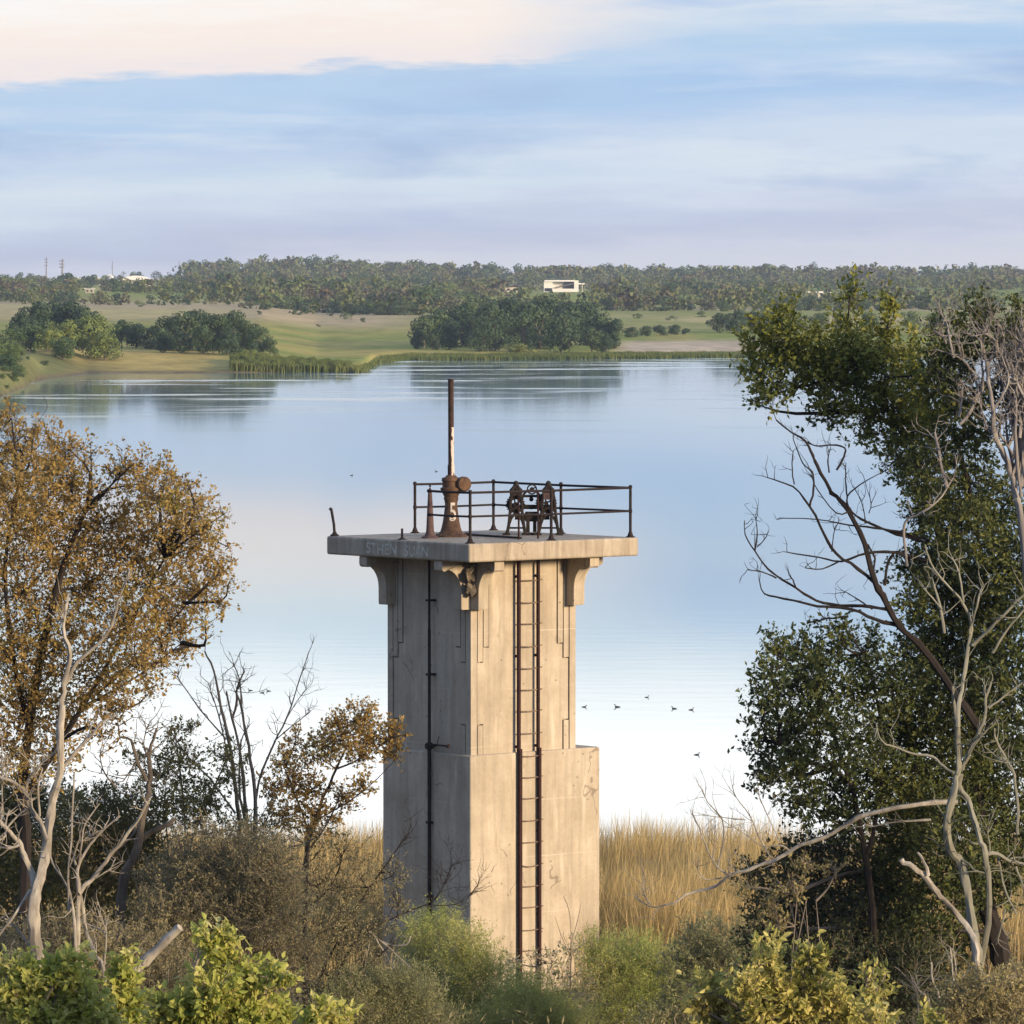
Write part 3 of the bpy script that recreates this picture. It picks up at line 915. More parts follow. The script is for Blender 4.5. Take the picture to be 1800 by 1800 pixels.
# ---- double A-frame gate hoist
hb = PZ(938, 940, ZT)
YH = hb[1]
ho = empty('gate_hoist', hb, 'black iron gate hoist with two A-frame standards and gear wheels on the platform', 'hoist')
def hp(px, py, dy=0.0):
    q = P(px, py, YH)
    return q + np.array([0, dy, 0])
def flatleg(m, pts, w, dy, t=.03):
    """cast leg following a pixel curve"""
    p = smooth3(np.array([hp(x, y, dy) for x, y in pts]))
    p[:, 2] = np.maximum(p[:, 2], ZT + .005)
    m.tube(p, np.linspace(w, w * .8, len(p)), 6)
for cx, wd in ((907, 1.0), (964, 1.12)):
    m = MB()
    for dy in (-.22, .22):
        flatleg(m, [(cx - 17 * wd, 941), (cx - 13 * wd, 925), (cx - 10.5 * wd, 900), (cx - 9 * wd, 875), (cx - 5, 858), (cx, 852)], .036, dy)
        flatleg(m, [(cx + 17 * wd, 941), (cx + 14 * wd, 925), (cx + 11 * wd, 900), (cx + 9 * wd, 875), (cx + 5, 858), (cx, 852)], .036, dy)
        # arch web between the legs
        flatleg(m, [(cx - 13 * wd, 924), (cx - 8 * wd, 910), (cx, 903), (cx + 8 * wd, 910), (cx + 13.5 * wd, 924)], .03, dy)
        flatleg(m, [(cx - 10 * wd, 897), (cx, 892), (cx + 10 * wd, 897)], .045, dy)
        flatleg(m, [(cx - 9.5 * wd, 872), (cx, 868), (cx + 9.5 * wd, 872)], .04, dy)
        flatleg(m, [(cx - 14 * wd, 928), (cx + 14 * wd, 928)], .013, dy)
        for sx in (-17, 17):
            q = hp(cx + sx * wd, 941, dy); m.box((q[0], q[1], ZT + .012), (.085, 0, 0), (0, .07, 0), (0, 0, .014))
    q = hp(cx, 852)
    m.lathe(np.array([q[0], q[1], q[2] - .16]), [(.16, 0), (.14, .06), (.08, .12), (.055, .17), (.06, .2), (.04, .235), (0, .25)], 14)
    m.box((q[0], q[1], q[2] - .17), (.14, 0, 0), (0, .26, 0), (0, 0, .02))
    for y in (900, 925):
        for sx in (-1, 1):
            k_ = 11 if y == 900 else 14
            m.tube([hp(cx + sx * k_ * wd, y, -.22), hp(cx + sx * k_ * wd, y, .22)], .02, 6)
    m.build('standard', M_HOIST, ho)
def gear(px, py, r, t, dy, teeth, name, spokes=4, rim=.03):
    m = MB(); c = hp(px, py, dy)
    pts = [c + np.array([math.cos(a) * r, 0, math.sin(a) * r]) for a in np.linspace(0, 2 * math.pi, 25)]
    m.tube(pts, rim, 6, False)
    for k in range(teeth):
        a = 2 * math.pi * k / teeth
        e = np.array([math.cos(a), 0, math.sin(a)]); f = np.array([-math.sin(a), 0, math.cos(a)])
        m.box(c + e * (r + rim), e * .02, (0, t, 0), f * .012)
    for k in range(spokes):
        a = math.pi * k / spokes * 2 + .5
        e = np.array([math.cos(a), 0, math.sin(a)])
        m.tube([c, c + e * r], .018, 5)
    m.lathe(c - np.array([0, t + .02, 0]), [(.05, 0), (.05, 2 * t + .04)], 10, axis=(0, 1, 0))
    m.build(name, M_HOIST, ho)
gear(906, 886, .15, .03, -.12, 22, 'gear_wheel', 5, .045)
gear(960, 884, .17, .03, -.1, 24, 'gear_wheel', 5, .05)
gear(934, 878, .20, .02, .12, 0, 'ring_wheel', 0, .024)
gear(935, 860, .10, .02, -.05, 0, 'hand_wheel', 1, .016)
m = MB()
for y, r in ((891, .05), (908, .07), (872, .03)):
    m.tube([hp(905, y), hp(966, y)], r, 10)
m.lathe(hp(922, 908), [(.06, 0), (.11, .02), (.11, .28), (.06, .3)], 14, axis=(1, 0, 0))
m.build('drum_shaft', M_HOIST, ho)
m = MB()
for px_ in (928, 940):
    m.box(hp(px_, 922), (.04, 0, 0), (0, .09, 0), (0, 0, .17)); q = hp(px_, 938); m.box((q[0], q[1], ZT + .02), (.09, 0, 0), (0, .14, 0), (0, 0, .018))
m.box(hp(934, 905), (.09, 0, 0), (0, .1, 0), (0, 0, .06))
m.build('bearing_block', M_HOIST, ho)
m = MB()
m.box(hp(964, 872, -.25), (.11, 0, 0), (0, .015, 0), (0, 0, .07))
m.build('cover_plate', M_PALECAST, ho)

# ------------------------------------------------------------------ reeds between tower and water
def blades(mb, base, h, w, lean, n_per=1):
    n = len(base)
    a = RNG.random(n) * 2 * math.pi
    side = np.stack([np.cos(a), np.sin(a), np.zeros(n)], 1)
    l = np.stack([RNG.normal(size=n) * lean + lean * .4, RNG.normal(size=n) * lean, np.zeros(n)], 1)
    h = h[:, None]; w = w[:, None]
    up = np.array([0, 0, 1.0])
    v = np.stack([base - side * w * .5, base + side * w * .5,
                  base + up * h * .55 + l * h * .35 - side * w * .45, base + up * h * .55 + l * h * .35 + side * w * .45,
                  base + up * h * (1 - .1 * RNG.random((n, 1))) + l * h], 1)
    b = (np.arange(n) * 5)[:, None]
    mb.add(v.reshape(-1, 3), b + np.array((0, 1, 3, 2)), b + np.array((2, 3, 4)))


n = 190000
yy = 121.5 + 23.5 * RNG.random(n) ** .8
xx = (RNG.random(n) - .5) * 36
z = gz(xx, yy)
hh = (1.58 + .85 * RNG.random(n) ** 2 + 1.1 * (vnoise(xx / 1.6, yy / 1.6, 41) - .4) - .5 * np.clip((128 - yy) / 8, 0, 1))
keep = (vnoise(xx / 1.1, yy / .9, 43) + .35 * RNG.random(n) > .33) & ~((np.abs((xx - K[0]) * U[0] + (yy - K[1]) * U[1] - 1.7) < 2.1) & (np.abs((xx - K[0]) * V[0] + (yy - K[1]) * V[1] - 1.45) < 1.7))
mb = MB()
blades(mb, np.stack([xx, yy, z - .05], 1)[keep], hh[keep], (.010 + .018 * RNG.random(n))[keep], .16)
# seed plumes on thin taller stems
n = 1500
yy2 = 130 + 14.5 * RNG.random(n); xx2 = (RNG.random(n) - .5) * 36; z2 = gz(xx2, yy2)
blades(mb, np.stack([xx2, yy2, z2], 1), 2.35 + .55 * RNG.random(n), np.full(n, .03), .06)
tag(mb.build('reeds', L_REED), 'golden dry reed bed between the tower and the lake', 'reeds', kind='stuff')

# far shore reeds
mb = MB()
n = 34000
px = 405 + 240 * RNG.random(n); yy = 1024 + 34 * RNG.random(n) * np.clip((650 - px) / 60, .15, 1)
xx = (px - 900) / F * yy
blades(mb, np.stack([xx, yy, np.maximum(gz(xx, yy), -.3)], 1), (.9 + 1.0 * vnoise(px / 9, yy / 6, 3) + .3 * RNG.random(n)) * np.clip((652 - px) / 40, .3, 1), .12 + .12 * RNG.random(n), .14)
tag(mb.build('spit_reeds', L_REEDG), 'bright green reed spit on the left far shore', 'reeds', kind='stuff')
mb = MB()
n = 42000
px = 625 + 915 * RNG.random(n); yy = np.interp(px, TA, TY) - 8 + 22 * RNG.random(n)
xx = (px - 900) / F * yy
blades(mb, np.stack([xx, yy, np.maximum(gz(xx, yy), -.2)], 1), .5 + .55 * RNG.random(n) + .4 * vnoise(px / 14, yy / 6, 9), .12 + .12 * RNG.random(n), .15)
tag(mb.build('shore_reeds', L_REEDG), 'low green reeds along the middle of the far shore', 'reeds', kind='stuff')

# undergrowth that covers the bank below the shrubs
mb = MB()
n = 60000
yy = 30 + 90 * RNG.random(n); xx = (RNG.random(n) - .5) * (10 + yy * .24)
zg = gz(xx, yy)
sprays_d = unit(RNG.normal(size=(n, 3)) * .6 + np.array([0, 0, 1.0]))
hp_ = RNG.random(n) ** 1.3 * .9 * (.3 + 1.2 * vnoise(xx / 1.3, yy / 1.3, 51))
add_leaves(mb, np.stack([xx, yy, zg + hp_ - .05], 1), sprays_d, rdir(n), .10 + .14 * RNG.random(n), .02 + .03 * RNG.random(n))
tag(mb.build('undergrowth', L_BRUSH), 'dry brown undergrowth on the bank', 'undergrowth', kind='stuff')

# ------------------------------------------------------------------ near trees, left
ZL = zmap(0, 1240, 340 / 1224)
# golden leafy tree
plant('leafy_tree', 'golden brown leafy tree at the left edge, reaching over the water', 'tree', 101, 40,
      [(15, 790, 75), (85, 815, 70), (20, 880, 100), (125, 850, 60), (60, 930, 100), (170, 930, 90), (250, 850, 62), (300, 885, 62), (350, 900, 40), (270, 940, 80),
       (345, 960, 55), (150, 1030, 105), (40, 1040, 100), (260, 1030, 85), (340, 1040, 60), (375, 1010, 30), (380, 985, 24), (220, 1110, 80), (300, 1105, 62), (100, 1140, 95), (10, 1160, 90),
       (180, 1190, 70), (250, 1170, 48), (50, 1240, 85), (20, 1320, 75), (130, 1250, 52), (200, 1250, 34), (95, 1320, 55), (370, 930, 22), (120, 790, 30), (385, 1060, 20), (210, 830, 26), (180, 1290, 30), (398, 960, 10), (392, 905, 12), (330, 850, 14), (295, 830, 14), (235, 815, 12), (60, 755, 20), (160, 800, 16), (400, 1030, 12), (360, 1095, 16), (330, 1140, 16), (290, 1165, 20), (265, 1215, 16), (20, 735, 22)],
      L_GOLD, BARK_DARK,
      [([(30, 1960), (40, 1700), (45, 1500), (40, 1380), (55, 1250), (80, 1120), (110, 1000), (150, 900)], 26, 8), ([(42, 1400), (110, 1300), (165, 1210), (230, 1090), (290, 980)], 12, 4),
       ([(55, 1290), (20, 1150), (10, 1000), (30, 860)], 11, 4), ([(170, 1220), (250, 1150), (330, 1060)], 6, 2), ([(150, 1240), (240, 1190), (320, 1130)], 5, 2)],
      dens=310, dz=.8, spr=.42, k=11, L=.072, W=.04, up=.3, shell=.55)

# pale dead tree with a double fork
def dead(name, label, Y, base_px, traces, mat, twig=5, tl=.55, tr=.011, cat='dead tree', parts='trunk', rec=1):
    root = empty(name, GP(base_px, Y), label, cat)
    m = MB(); m2 = m
    for tr_ in traces:
        pts, w0, w1 = tr_[0], tr_[1], tr_[2]
        yo = tr_[3] if len(tr_) > 3 else 0
        p = limb(m, pts, w0, w1, Y + yo, .12, 8 if w0 > 8 else 6)
        nt = tr_[4] if len(tr_) > 4 else twig
        side_twigs(m2, p, int(nt * 1.7), tl, min(tr, w1 * .5 * Y / F), rec, .5, .35)
    m.build(parts, mat, root)
    return root


dead('dead_tree', 'pale grey forked dead tree, thickest trunk at the far left', 96, 60, [
    (ZL([(250, 2300), (245, 1700), (228, 1480), (215, 1300), (225, 1180), (265, 1040), (300, 850), (320, 680), (355, 520), (385, 380), (380, 200), (395, 0)]), 24, 11, 0, 3),
    ([(109, 1242), (114, 1200), (122, 1150), (112, 1110), (114, 1084), (120, 1044)], 10, 4, 0, 4),
    ([(113, 1205), (136, 1165), (168, 1136), (196, 1100), (208, 1056), (228, 1004)], 7, 3),
    (ZL([(215, 1150), (200, 1060), (150, 950), (110, 860), (40, 780), (10, 740), (-60, 700)]), 13, 5),
    (ZL([(120, 880), (60, 905), (-20, 890)]), 6, 3), (ZL([(45, 790), (20, 840), (-20, 860)]), 4, 3), (ZL([(35, 770), (45, 700), (60, 660)]), 3, 2), (ZL([(40, 780), (110, 700), (180, 650)]), 4, 3),
    (ZL([(300, 850), (250, 730), (190, 650), (165, 560), (100, 500), (30, 460), (-30, 445)]), 9, 5),
    (ZL([(170, 600), (175, 480), (240, 390), (350, 300)]), 5, 3), (ZL([(250, 700), (240, 560), (245, 480), (270, 400)]), 4, 2), (ZL([(210, 660), (200, 600), (230, 580)]), 3, 2),
    (ZL([(15, 700), (12, 560), (14, 400), (10, 220)]), 4, 2), (ZL([(35, 470), (40, 400), (47, 315)]), 4, 2),
    (ZL([(400, 400), (480, 290), (590, 180), (640, 110), (740, 65)]), 7, 3),
    (ZL([(200, 1170), (170, 1200), (70, 1360), (-20, 1460)]), 6, 4), (ZL([(200, 1530), (180, 1510), (120, 1430), (70, 1375), (10, 1340)]), 5, 3)],
    BARK_PALE, 3, .5)
dead('dead_tree', 'slender pale dead tree with several thin stems, beside the thick forked one', 98, 138, [
    (ZL([(540, 2300), (520, 1760), (490, 1540), (495, 1300), (495, 1170), (490, 1080)]), 12, 7), (ZL([(497, 1190), (540, 1140), (600, 1080), (700, 940), (780, 850), (860, 740), (920, 640), (950, 590)]), 9, 4),
    (ZL([(490, 1090), (500, 1010), (570, 880), (650, 790), (760, 700)]), 6, 3), (ZL([(500, 1000), (515, 880), (540, 750), (630, 620)]), 4, 2), (ZL([(510, 870), (560, 830), (640, 790)]), 3, 2),
    (ZL([(480, 1010), (470, 940), (500, 850)]), 4, 3), (ZL([(600, 1095), (660, 1060), (700, 1030), (730, 970)]), 3, 2), (ZL([(650, 2300), (655, 1700), (610, 1590), (545, 1430), (520, 1270), (508, 1190)]), 9, 5),
    (ZL([(660, 1640), (672, 1460), (620, 1410), (560, 1390)]), 4, 2), (ZL([(670, 1460), (660, 1400), (630, 1335)]), 3, 2), (ZL([(500, 2300), (480, 1620), (460, 1280), (420, 1130), (330, 1000), (320, 900)]), 6, 3),
    (ZL([(440, 1300), (430, 1100), (450, 850), (470, 430)]), 5, 3)],
    BARK_PALE, 3, .4)
dead('dead_tree', 'grey trunked dead tree behind a broken log, with a snapped pale limb', 103, 213, [
    (ZL([(780, 2300), (770, 1680), (770, 1500), (765, 1300), (790, 1080), (840, 980), (880, 850), (900, 720), (930, 600), (950, 450), (940, 320), (960, 250), (990, 150)]), 23, 4, 0, 6),
    (ZL([(930, 480), (870, 360), (830, 220), (760, 200), (750, 130)]), 7, 3), (ZL([(860, 365), (820, 420), (780, 480)]), 3, 2), (ZL([(885, 860), (930, 815), (1000, 780), (1060, 750), (1115, 722)]), 10, 9, 0, 1),
    (ZL([(740, 520), (690, 470), (650, 400), (630, 320)]), 3, 2), (ZL([(860, 760), (830, 830), (720, 920)]), 5, 3), (ZL([(940, 330), (910, 250), (925, 150)]), 3, 2)],
    BARK_GREY, 4, .6)
m = MB(); limb(m, ZL([(850, 1690), (890, 1640), (980, 1560), (1080, 1460), (1140, 1405)]), 19, 15, 94, .05, 10)
m2 = limb(m, ZL([(900, 1640), (930, 1600), (890, 1690)]), 6, 4, 94)
o = m.build('fallen_log', BARK_PALE, origin=P(245, 1700, 94))
tag(o, 'pale broken log leaning up out of the lime green bushes', 'log')

ZE = lambda pts: pts
dead('dead_tree', 'dark multi stemmed dead tree standing against the water left of the tower', 106, 435, [
    ([(432, 1850), (430, 1640), (420, 1440), (412, 1380), (400, 1290), (388, 1240), (376, 1180), (360, 1145)], 10, 2.5), ([(438, 1850), (436, 1640), (434, 1440), (424, 1340), (408, 1262), (398, 1215)], 9, 3),
    ([(442, 1850), (442, 1640), (449, 1440), (444, 1360), (432, 1290), (424, 1240), (414, 1215)], 9, 3), ([(408, 1262), (416, 1240), (418, 1204), (430, 1180)], 5, 2.5), ([(424, 1240), (422, 1200), (412, 1170)], 3, 1.5),
    ([(446, 1440), (455, 1375), (480, 1310), (505, 1260), (525, 1200), (542, 1148)], 4.5, 1.5), ([(485, 1300), (515, 1275), (545, 1252)], 2.5, 1.2), ([(500, 1270), (520, 1235), (545, 1205)], 2, 1),
    ([(414, 1430), (370, 1370), (330, 1330), (300, 1285)], 4, 2), ([(398, 1300), (350, 1245), (312, 1190)], 3, 1.5), ([(404, 1340), (385, 1260), (366, 1200)], 3, 1.5), ([(430, 1440), (420, 1380), (424, 1300)], 5, 3)],
    BARK_GREY, 5, .5, .008)

plant('leafy_tree', 'small brown leaved tree overlapping the left side of the tower', 'tree', 108, 535,
      [(625, 1268, 38), (655, 1290, 34), (600, 1300, 36), (690, 1290, 26, 0, 1.2), (570, 1300, 26), (560, 1330, 32), (640, 1325, 30), (500, 1335, 26), (515, 1365, 36), (545, 1390, 36), (480, 1385, 26), (500, 1430, 36), (560, 1440, 40), (690, 1325, 22), (585, 1275, 20), (520, 1300, 20), (645, 1250, 16), (610, 1400, 28), (640, 1380, 22)],
      L_GOLD, BARK_DARK,
      [([(540, 1880), (535, 1700), (538, 1560), (542, 1480), (570, 1400), (592, 1350), (610, 1310), (622, 1265)], 10, 2), ([(590, 1352), (640, 1330), (700, 1285)], 4, 1.5), ([(545, 1470), (520, 1400), (500, 1350)], 5, 2),
       ([(560, 1440), (640, 1390), (700, 1330)], 3, 1.2), ([(540, 1500), (580, 1440), (600, 1390)], 4, 2)],
      dens=560, dz=.3, spr=.28, k=9, L=.07, W=.038)
plant('sapling', 'thin olive leaved sapling among the dead stems, left of the brown tree', 'sapling', 105, 315,
      [(305, 1300, 30), (320, 1340, 40), (290, 1360, 34), (340, 1390, 42), (395, 1330, 34), (400, 1370, 30), (370, 1410, 34), (320, 1410, 36), (270, 1400, 36), (335, 1280, 20), (240, 1330, 24)],
      L_OLIVE, BARK_GREY, [([(330, 1850), (325, 1600), (325, 1450), (315, 1340), (305, 1280)], 6, 2), ([(328, 1500), (370, 1400), (400, 1330)], 4, 2)],
      dens=400, dz=.4, spr=.3, k=9, L=.07, W=.035)

# brown brush
BR = dict(spr=.34, k=16, L=.055, W=.022, up=.9, shell=.45, spread=.7, twr=.006)
plant('brush_shrub', 'domed brown olive bush below the dark dead stems', 'shrub', 102, 400,
      [(400, 1500, (120, 60)), (320, 1540, (80, 60)), (470, 1520, (70, 55)), (400, 1580, (150, 70)), (300, 1620, (80, 60)), (480, 1600, (80, 60)), (380, 1680, (150, 80)), (500, 1690, (70, 60))],
      L_BRUSH, BARK_TWIG, [([(400, 1950), (398, 1700), (390, 1500)], 6, 2), ([(420, 1900), (405, 1640), (385, 1540)], 8, 4), ([(425, 1900), (440, 1640), (452, 1540)], 8, 3), ([(405, 1720), (370, 1600), (330, 1520)], 5, 2)], dens=760, dz=.5, **BR)
plant('brush_shrub', 'pale twiggy grey olive brush rising between the dead trunks and the water', 'shrub', 106, 300,
      [(230, 1400, (50, 34), 0, .5), (290, 1430, (60, 40)), (350, 1440, (60, 40)), (180, 1400, (40, 30), 0, .6), (420, 1450, (50, 30)), (470, 1450, (40, 30), 0, .6), (380, 1400, (36, 26), 0, .5), (270, 1360, (36, 26), 0, .35), (150, 1440, (60, 40)), (560, 1470, (40, 26), 0, .5)],
      L_OLIVE, BARK_GREY, [([(300, 1850), (298, 1600), (280, 1450), (250, 1370)], 4, 1.2), ([(310, 1850), (320, 1600), (345, 1450), (372, 1380)], 4, 1.2), ([(320, 1850), (300, 1560), (290, 1400), (300, 1330)], 4, 1), ([(280, 1850), (240, 1560), (200, 1440), (170, 1380)], 4, 1.2), ([(330, 1850), (380, 1600), (440, 1470), (480, 1400)], 4, 1.2)],
      dens=330, dz=.4, twigs=9, spr=.3, k=10, L=.06, W=.028, up=.7)
plant('brush_shrub', 'dark green bush behind the pale dead trunks', 'shrub', 107, 100,
      [(60, 1420, (90, 60)), (180, 1430, (80, 50)), (20, 1520, (90, 80)), (120, 1520, (100, 80)), (220, 1500, (70, 70)), (60, 1620, (110, 80)), (190, 1620, (90, 80)), (250, 1460, (50, 40)), (20, 1420, 60)],
      L_OLIVE, BARK_TWIG, dens=620, dz=.5, spr=.36, k=14, L=.07, W=.035, up=.6)
plant('brush_shrub', 'dark brown bush in the shade above the lime green leaves', 'shrub', 100, 240,
      [(120, 1660, (120, 60)), (260, 1700, (100, 70)), (30, 1690, (80, 60)), (300, 1750, (140, 60)), (420, 1760, (120, 70)), (160, 1750, (120, 60))],
      L_BRUSH, BARK_TWIG, dens=800, dz=.4, **BR)
plant('brush_shrub', 'sparse twiggy brown bush in front of the tower foot, with reeds showing through', 'shrub', 110, 590,
      [(600, 1500, (60, 40), 0, .5), (560, 1560, (80, 50), 0, .7), (640, 1560, (70, 50), 0, .5), (690, 1540, (45, 30), 0, .45), (560, 1640, (90, 60)), (640, 1640, (60, 50), 0, .6), (580, 1720, (110, 60)), (700, 1590, (40, 25), 0, .4)],
      L_BRUSH, BARK_DARK, [([(560, 1900), (540, 1700), (535, 1560), (540, 1470)], 9, 5), ([(545, 1760), (600, 1640), (650, 1560), (700, 1490), (715, 1470)], 5, 1.5), ([(560, 1800), (620, 1660), (700, 1610), (765, 1580), (795, 1520)], 4.5, 1.2),
                           ([(765, 1582), (790, 1540)], 2, 1), ([(745, 1592), (800, 1590), (826, 1575)], 2, 1), ([(540, 1700), (500, 1600), (470, 1540)], 4, 1.5), ([(590, 1690), (600, 1620), (590, 1540)], 3, 1.2), ([(560, 1740), (640, 1700), (700, 1650)], 3, 1.2)],
      dens=430, dz=.4, twigs=12, **BR)
dead('bare_branch', 'small white forked dead branch by the foot of the tower', 112, 690, [
    ([(650, 1640), (670, 1655), (700, 1680), (735, 1715)], 3.5, 2), ([(668, 1654), (690, 1662), (715, 1660), (722, 1645)], 4, 2.5), ([(660, 1648), (685, 1690), (706, 1720)], 2.5, 1.5), ([(640, 1625), (650, 1640), (640, 1700), (600, 1850)], 3, 3)], BARK_PALE, 2, .3, .006, 'branch', 'branch')

# ------------------------------------------------------------------ feathery shrubs in the middle
FE = dict(spr=.5, k=26, L=.06, W=.013, up=1.1, shell=.5, spread=.55, twr=.0022)
plant('feathery_shrub', 'soft feathery green shrub hiding the left foot of the tower', 'shrub', 114, 800,
      [(770, 1630, (45, 36)), (740, 1670, (45, 40)), (810, 1670, (60, 45)), (850, 1710, (55, 50)), (780, 1730, (80, 50)), (880, 1770, (70, 50)), (800, 1790, (110, 50)), (730, 1640, 26)],
      L_FEATH, BARK_TWIG, dens=800, dz=.35, **FE)
plant('feathery_shrub', 'olive brown feathery shrub left of the bright green one', 'shrub', 109, 650,
      [(650, 1740, (80, 40)), (720, 1740, (60, 40)), (600, 1770, (80, 40)), (680, 1790, (110, 40)), (760, 1800, (70, 35))],
      L_GREY, BARK_TWIG, dens=1000, dz=.35, **FE)
plant('feathery_shrub', 'rich green feathery shrub right of the ladder foot', 'shrub', 112, 1110,
      [(1110, 1680, (60, 36)), (1070, 1700, (50, 40)), (1150, 1700, (60, 50)), (1100, 1750, (90, 50)), (1180, 1750, (60, 50)), (1120, 1800, (110, 40)), (1040, 1670, 28)],
      L_FEATH, BARK_TWIG, dens=800, dz=.35, **FE)
plant('feathery_shrub', 'low dark green shrub directly under the ladder', 'shrub', 110, 920,
      [(920, 1750, (50, 36)), (960, 1780, (60, 36)), (880, 1800, (60, 30)), (1000, 1800, (60, 30))],
      L_FEATH, BARK_TWIG, dens=1000, dz=.3, **FE)
plant('silver_shrub', 'pale leaved thin shrub with whitish leaves at the ladder foot', 'shrub', 111, 980,
      [(1010, 1670, (24, 30)), (970, 1690, (32, 34)), (1000, 1720, (36, 36)), (950, 1720, 24), (985, 1760, (40, 30)), (1030, 1740, (24, 34)), (900, 1690, 20), (940, 1680, 15)],
      L_SILVER, BARK_TWIG, [([(1000, 1900), (1002, 1760), (1004, 1650), (1000, 1600), (990, 1575)], 3, 1), ([(1003, 1660), (1015, 1620), (1022, 1585)], 2, .8), ([(1002, 1680), (985, 1640), (975, 1610)], 2, .8), ([(980, 1900), (975, 1760), (960, 1690)], 3, 1.2)],
      dens=260, dz=.2, spr=.2, k=7, L=.055, W=.035)
plant('grey_shrub', 'dull grey green bush between the reeds and the dark tree', 'shrub', 107, 1240,
      [(1240, 1650, (50, 34)), (1210, 1690, (50, 40)), (1270, 1690, (60, 50)), (1320, 1650, (50, 40)), (1240, 1740, (80, 50)), (1320, 1730, (70, 60)), (1200, 1790, (90, 40))],
      L_GREY, BARK_TWIG, dens=700, dz=.35, spr=.35, k=15, L=.065, W=.022, up=.7)

# ------------------------------------------------------------------ lime green foreground bushes
LI = dict(spr=.22, k=13, L=.062, W=.034, up=1.3, shell=.7, ovate=True, spread=.75, droop=.25, twr=.004)
GLIME = None
plant('lime_bush', 'lime green leafy bush in the bottom left corner', 'bush', 46, 90,
      [(20, 1700, (36, 26)), (60, 1740, (44, 30)), (110, 1710, (40, 28)), (10, 1760, (44, 40)), (130, 1750, (44, 40)), (70, 1800, (70, 40)), (160, 1800, (50, 40)), (125, 1685, 16)],
      L_LIME, BARK_TWIG, dens=1800, dz=.12, **LI)
plant('lime_bush', 'small lime green sprig below the grey dead trunk', 'bush', 47, 215,
      [(215, 1700, 22), (220, 1730, 26), (200, 1765, 26), (235, 1775, 26), (215, 1800, 40)], L_LIME, BARK_TWIG, dens=1800, dz=.08, **LI)
plant('lime_bush', 'tallest lime green sprout at the bottom, left of the tower', 'bush', 45, 410,
      [(370, 1655, 22), (395, 1650, 16), (385, 1690, 26), (410, 1715, 40), (450, 1730, 36), (490, 1722, 20), (380, 1750, 44), (440, 1775, 50), (350, 1720, 20), (340, 1775, 34), (400, 1805, 70), (500, 1790, 18), (290, 1775, 30), (300, 1800, 40)],
      L_LIME, BARK_TWIG, dens=1800, dz=.1, **LI)
plant('lime_bush', 'low lime green tip at the bottom edge below the twiggy bush', 'bush', 47, 570,
      [(565, 1785, 22), (600, 1790, 18), (545, 1800, 18), (580, 1810, 34)], L_LIME, BARK_TWIG, dens=1800, dz=.06, **LI)
LI2 = dict(LI); LI2.update(L=.066, W=.030, spread=.75, k=11)
plant('yellow_bush', 'broad yellow green bush at the bottom right', 'bush', 48, 1380,
      [(1350, 1665, 18), (1355, 1695, 26), (1365, 1725, 34), (1420, 1680, 22), (1440, 1700, 24), (1425, 1730, 26), (1235, 1740, 24), (1225, 1770, 24), (1270, 1760, 26), (1310, 1740, 30), (1330, 1780, 44), (1400, 1770, 44), (1460, 1760, 34), (1270, 1800, 50), (1490, 1790, 40), (1390, 1805, 60), (1530, 1800, 34)],
      L_LIMEY, BARK_TWIG, dens=1500, dz=.12, **LI2)
plant('yellow_bush', 'narrow yellow green shoot to the right of the broad yellow bush', 'bush', 49, 1530,
      [(1525, 1715, 14), (1550, 1725, 14), (1535, 1750, 22), (1520, 1780, 26), (1550, 1790, 24)], L_LIMEY, BARK_TWIG, dens=1100, dz=.06, **LI2)
plant('yellow_bush', 'tiny yellow leaf cluster at the bottom edge below the pale roots', 'bush', 50, 1632,
      [(1625, 1790, 14), (1645, 1800, 12), (1632, 1810, 20)], L_LIMEY, BARK_TWIG, dens=1100, dz=.05, **LI2)
plant('brush_shrub', 'olive brown leafy bush in the bottom right corner', 'shrub', 84, 1720,
      [(1740, 1740, (60, 40)), (1690, 1760, (50, 36)), (1790, 1740, (50, 50)), (1720, 1790, (90, 40)), (1650, 1790, (40, 30)), (1790, 1800, (60, 50))],
      L_TANBR, BARK_TWIG, dens=900, dz=.25, spr=.25, k=14, L=.06, W=.025, up=.7)

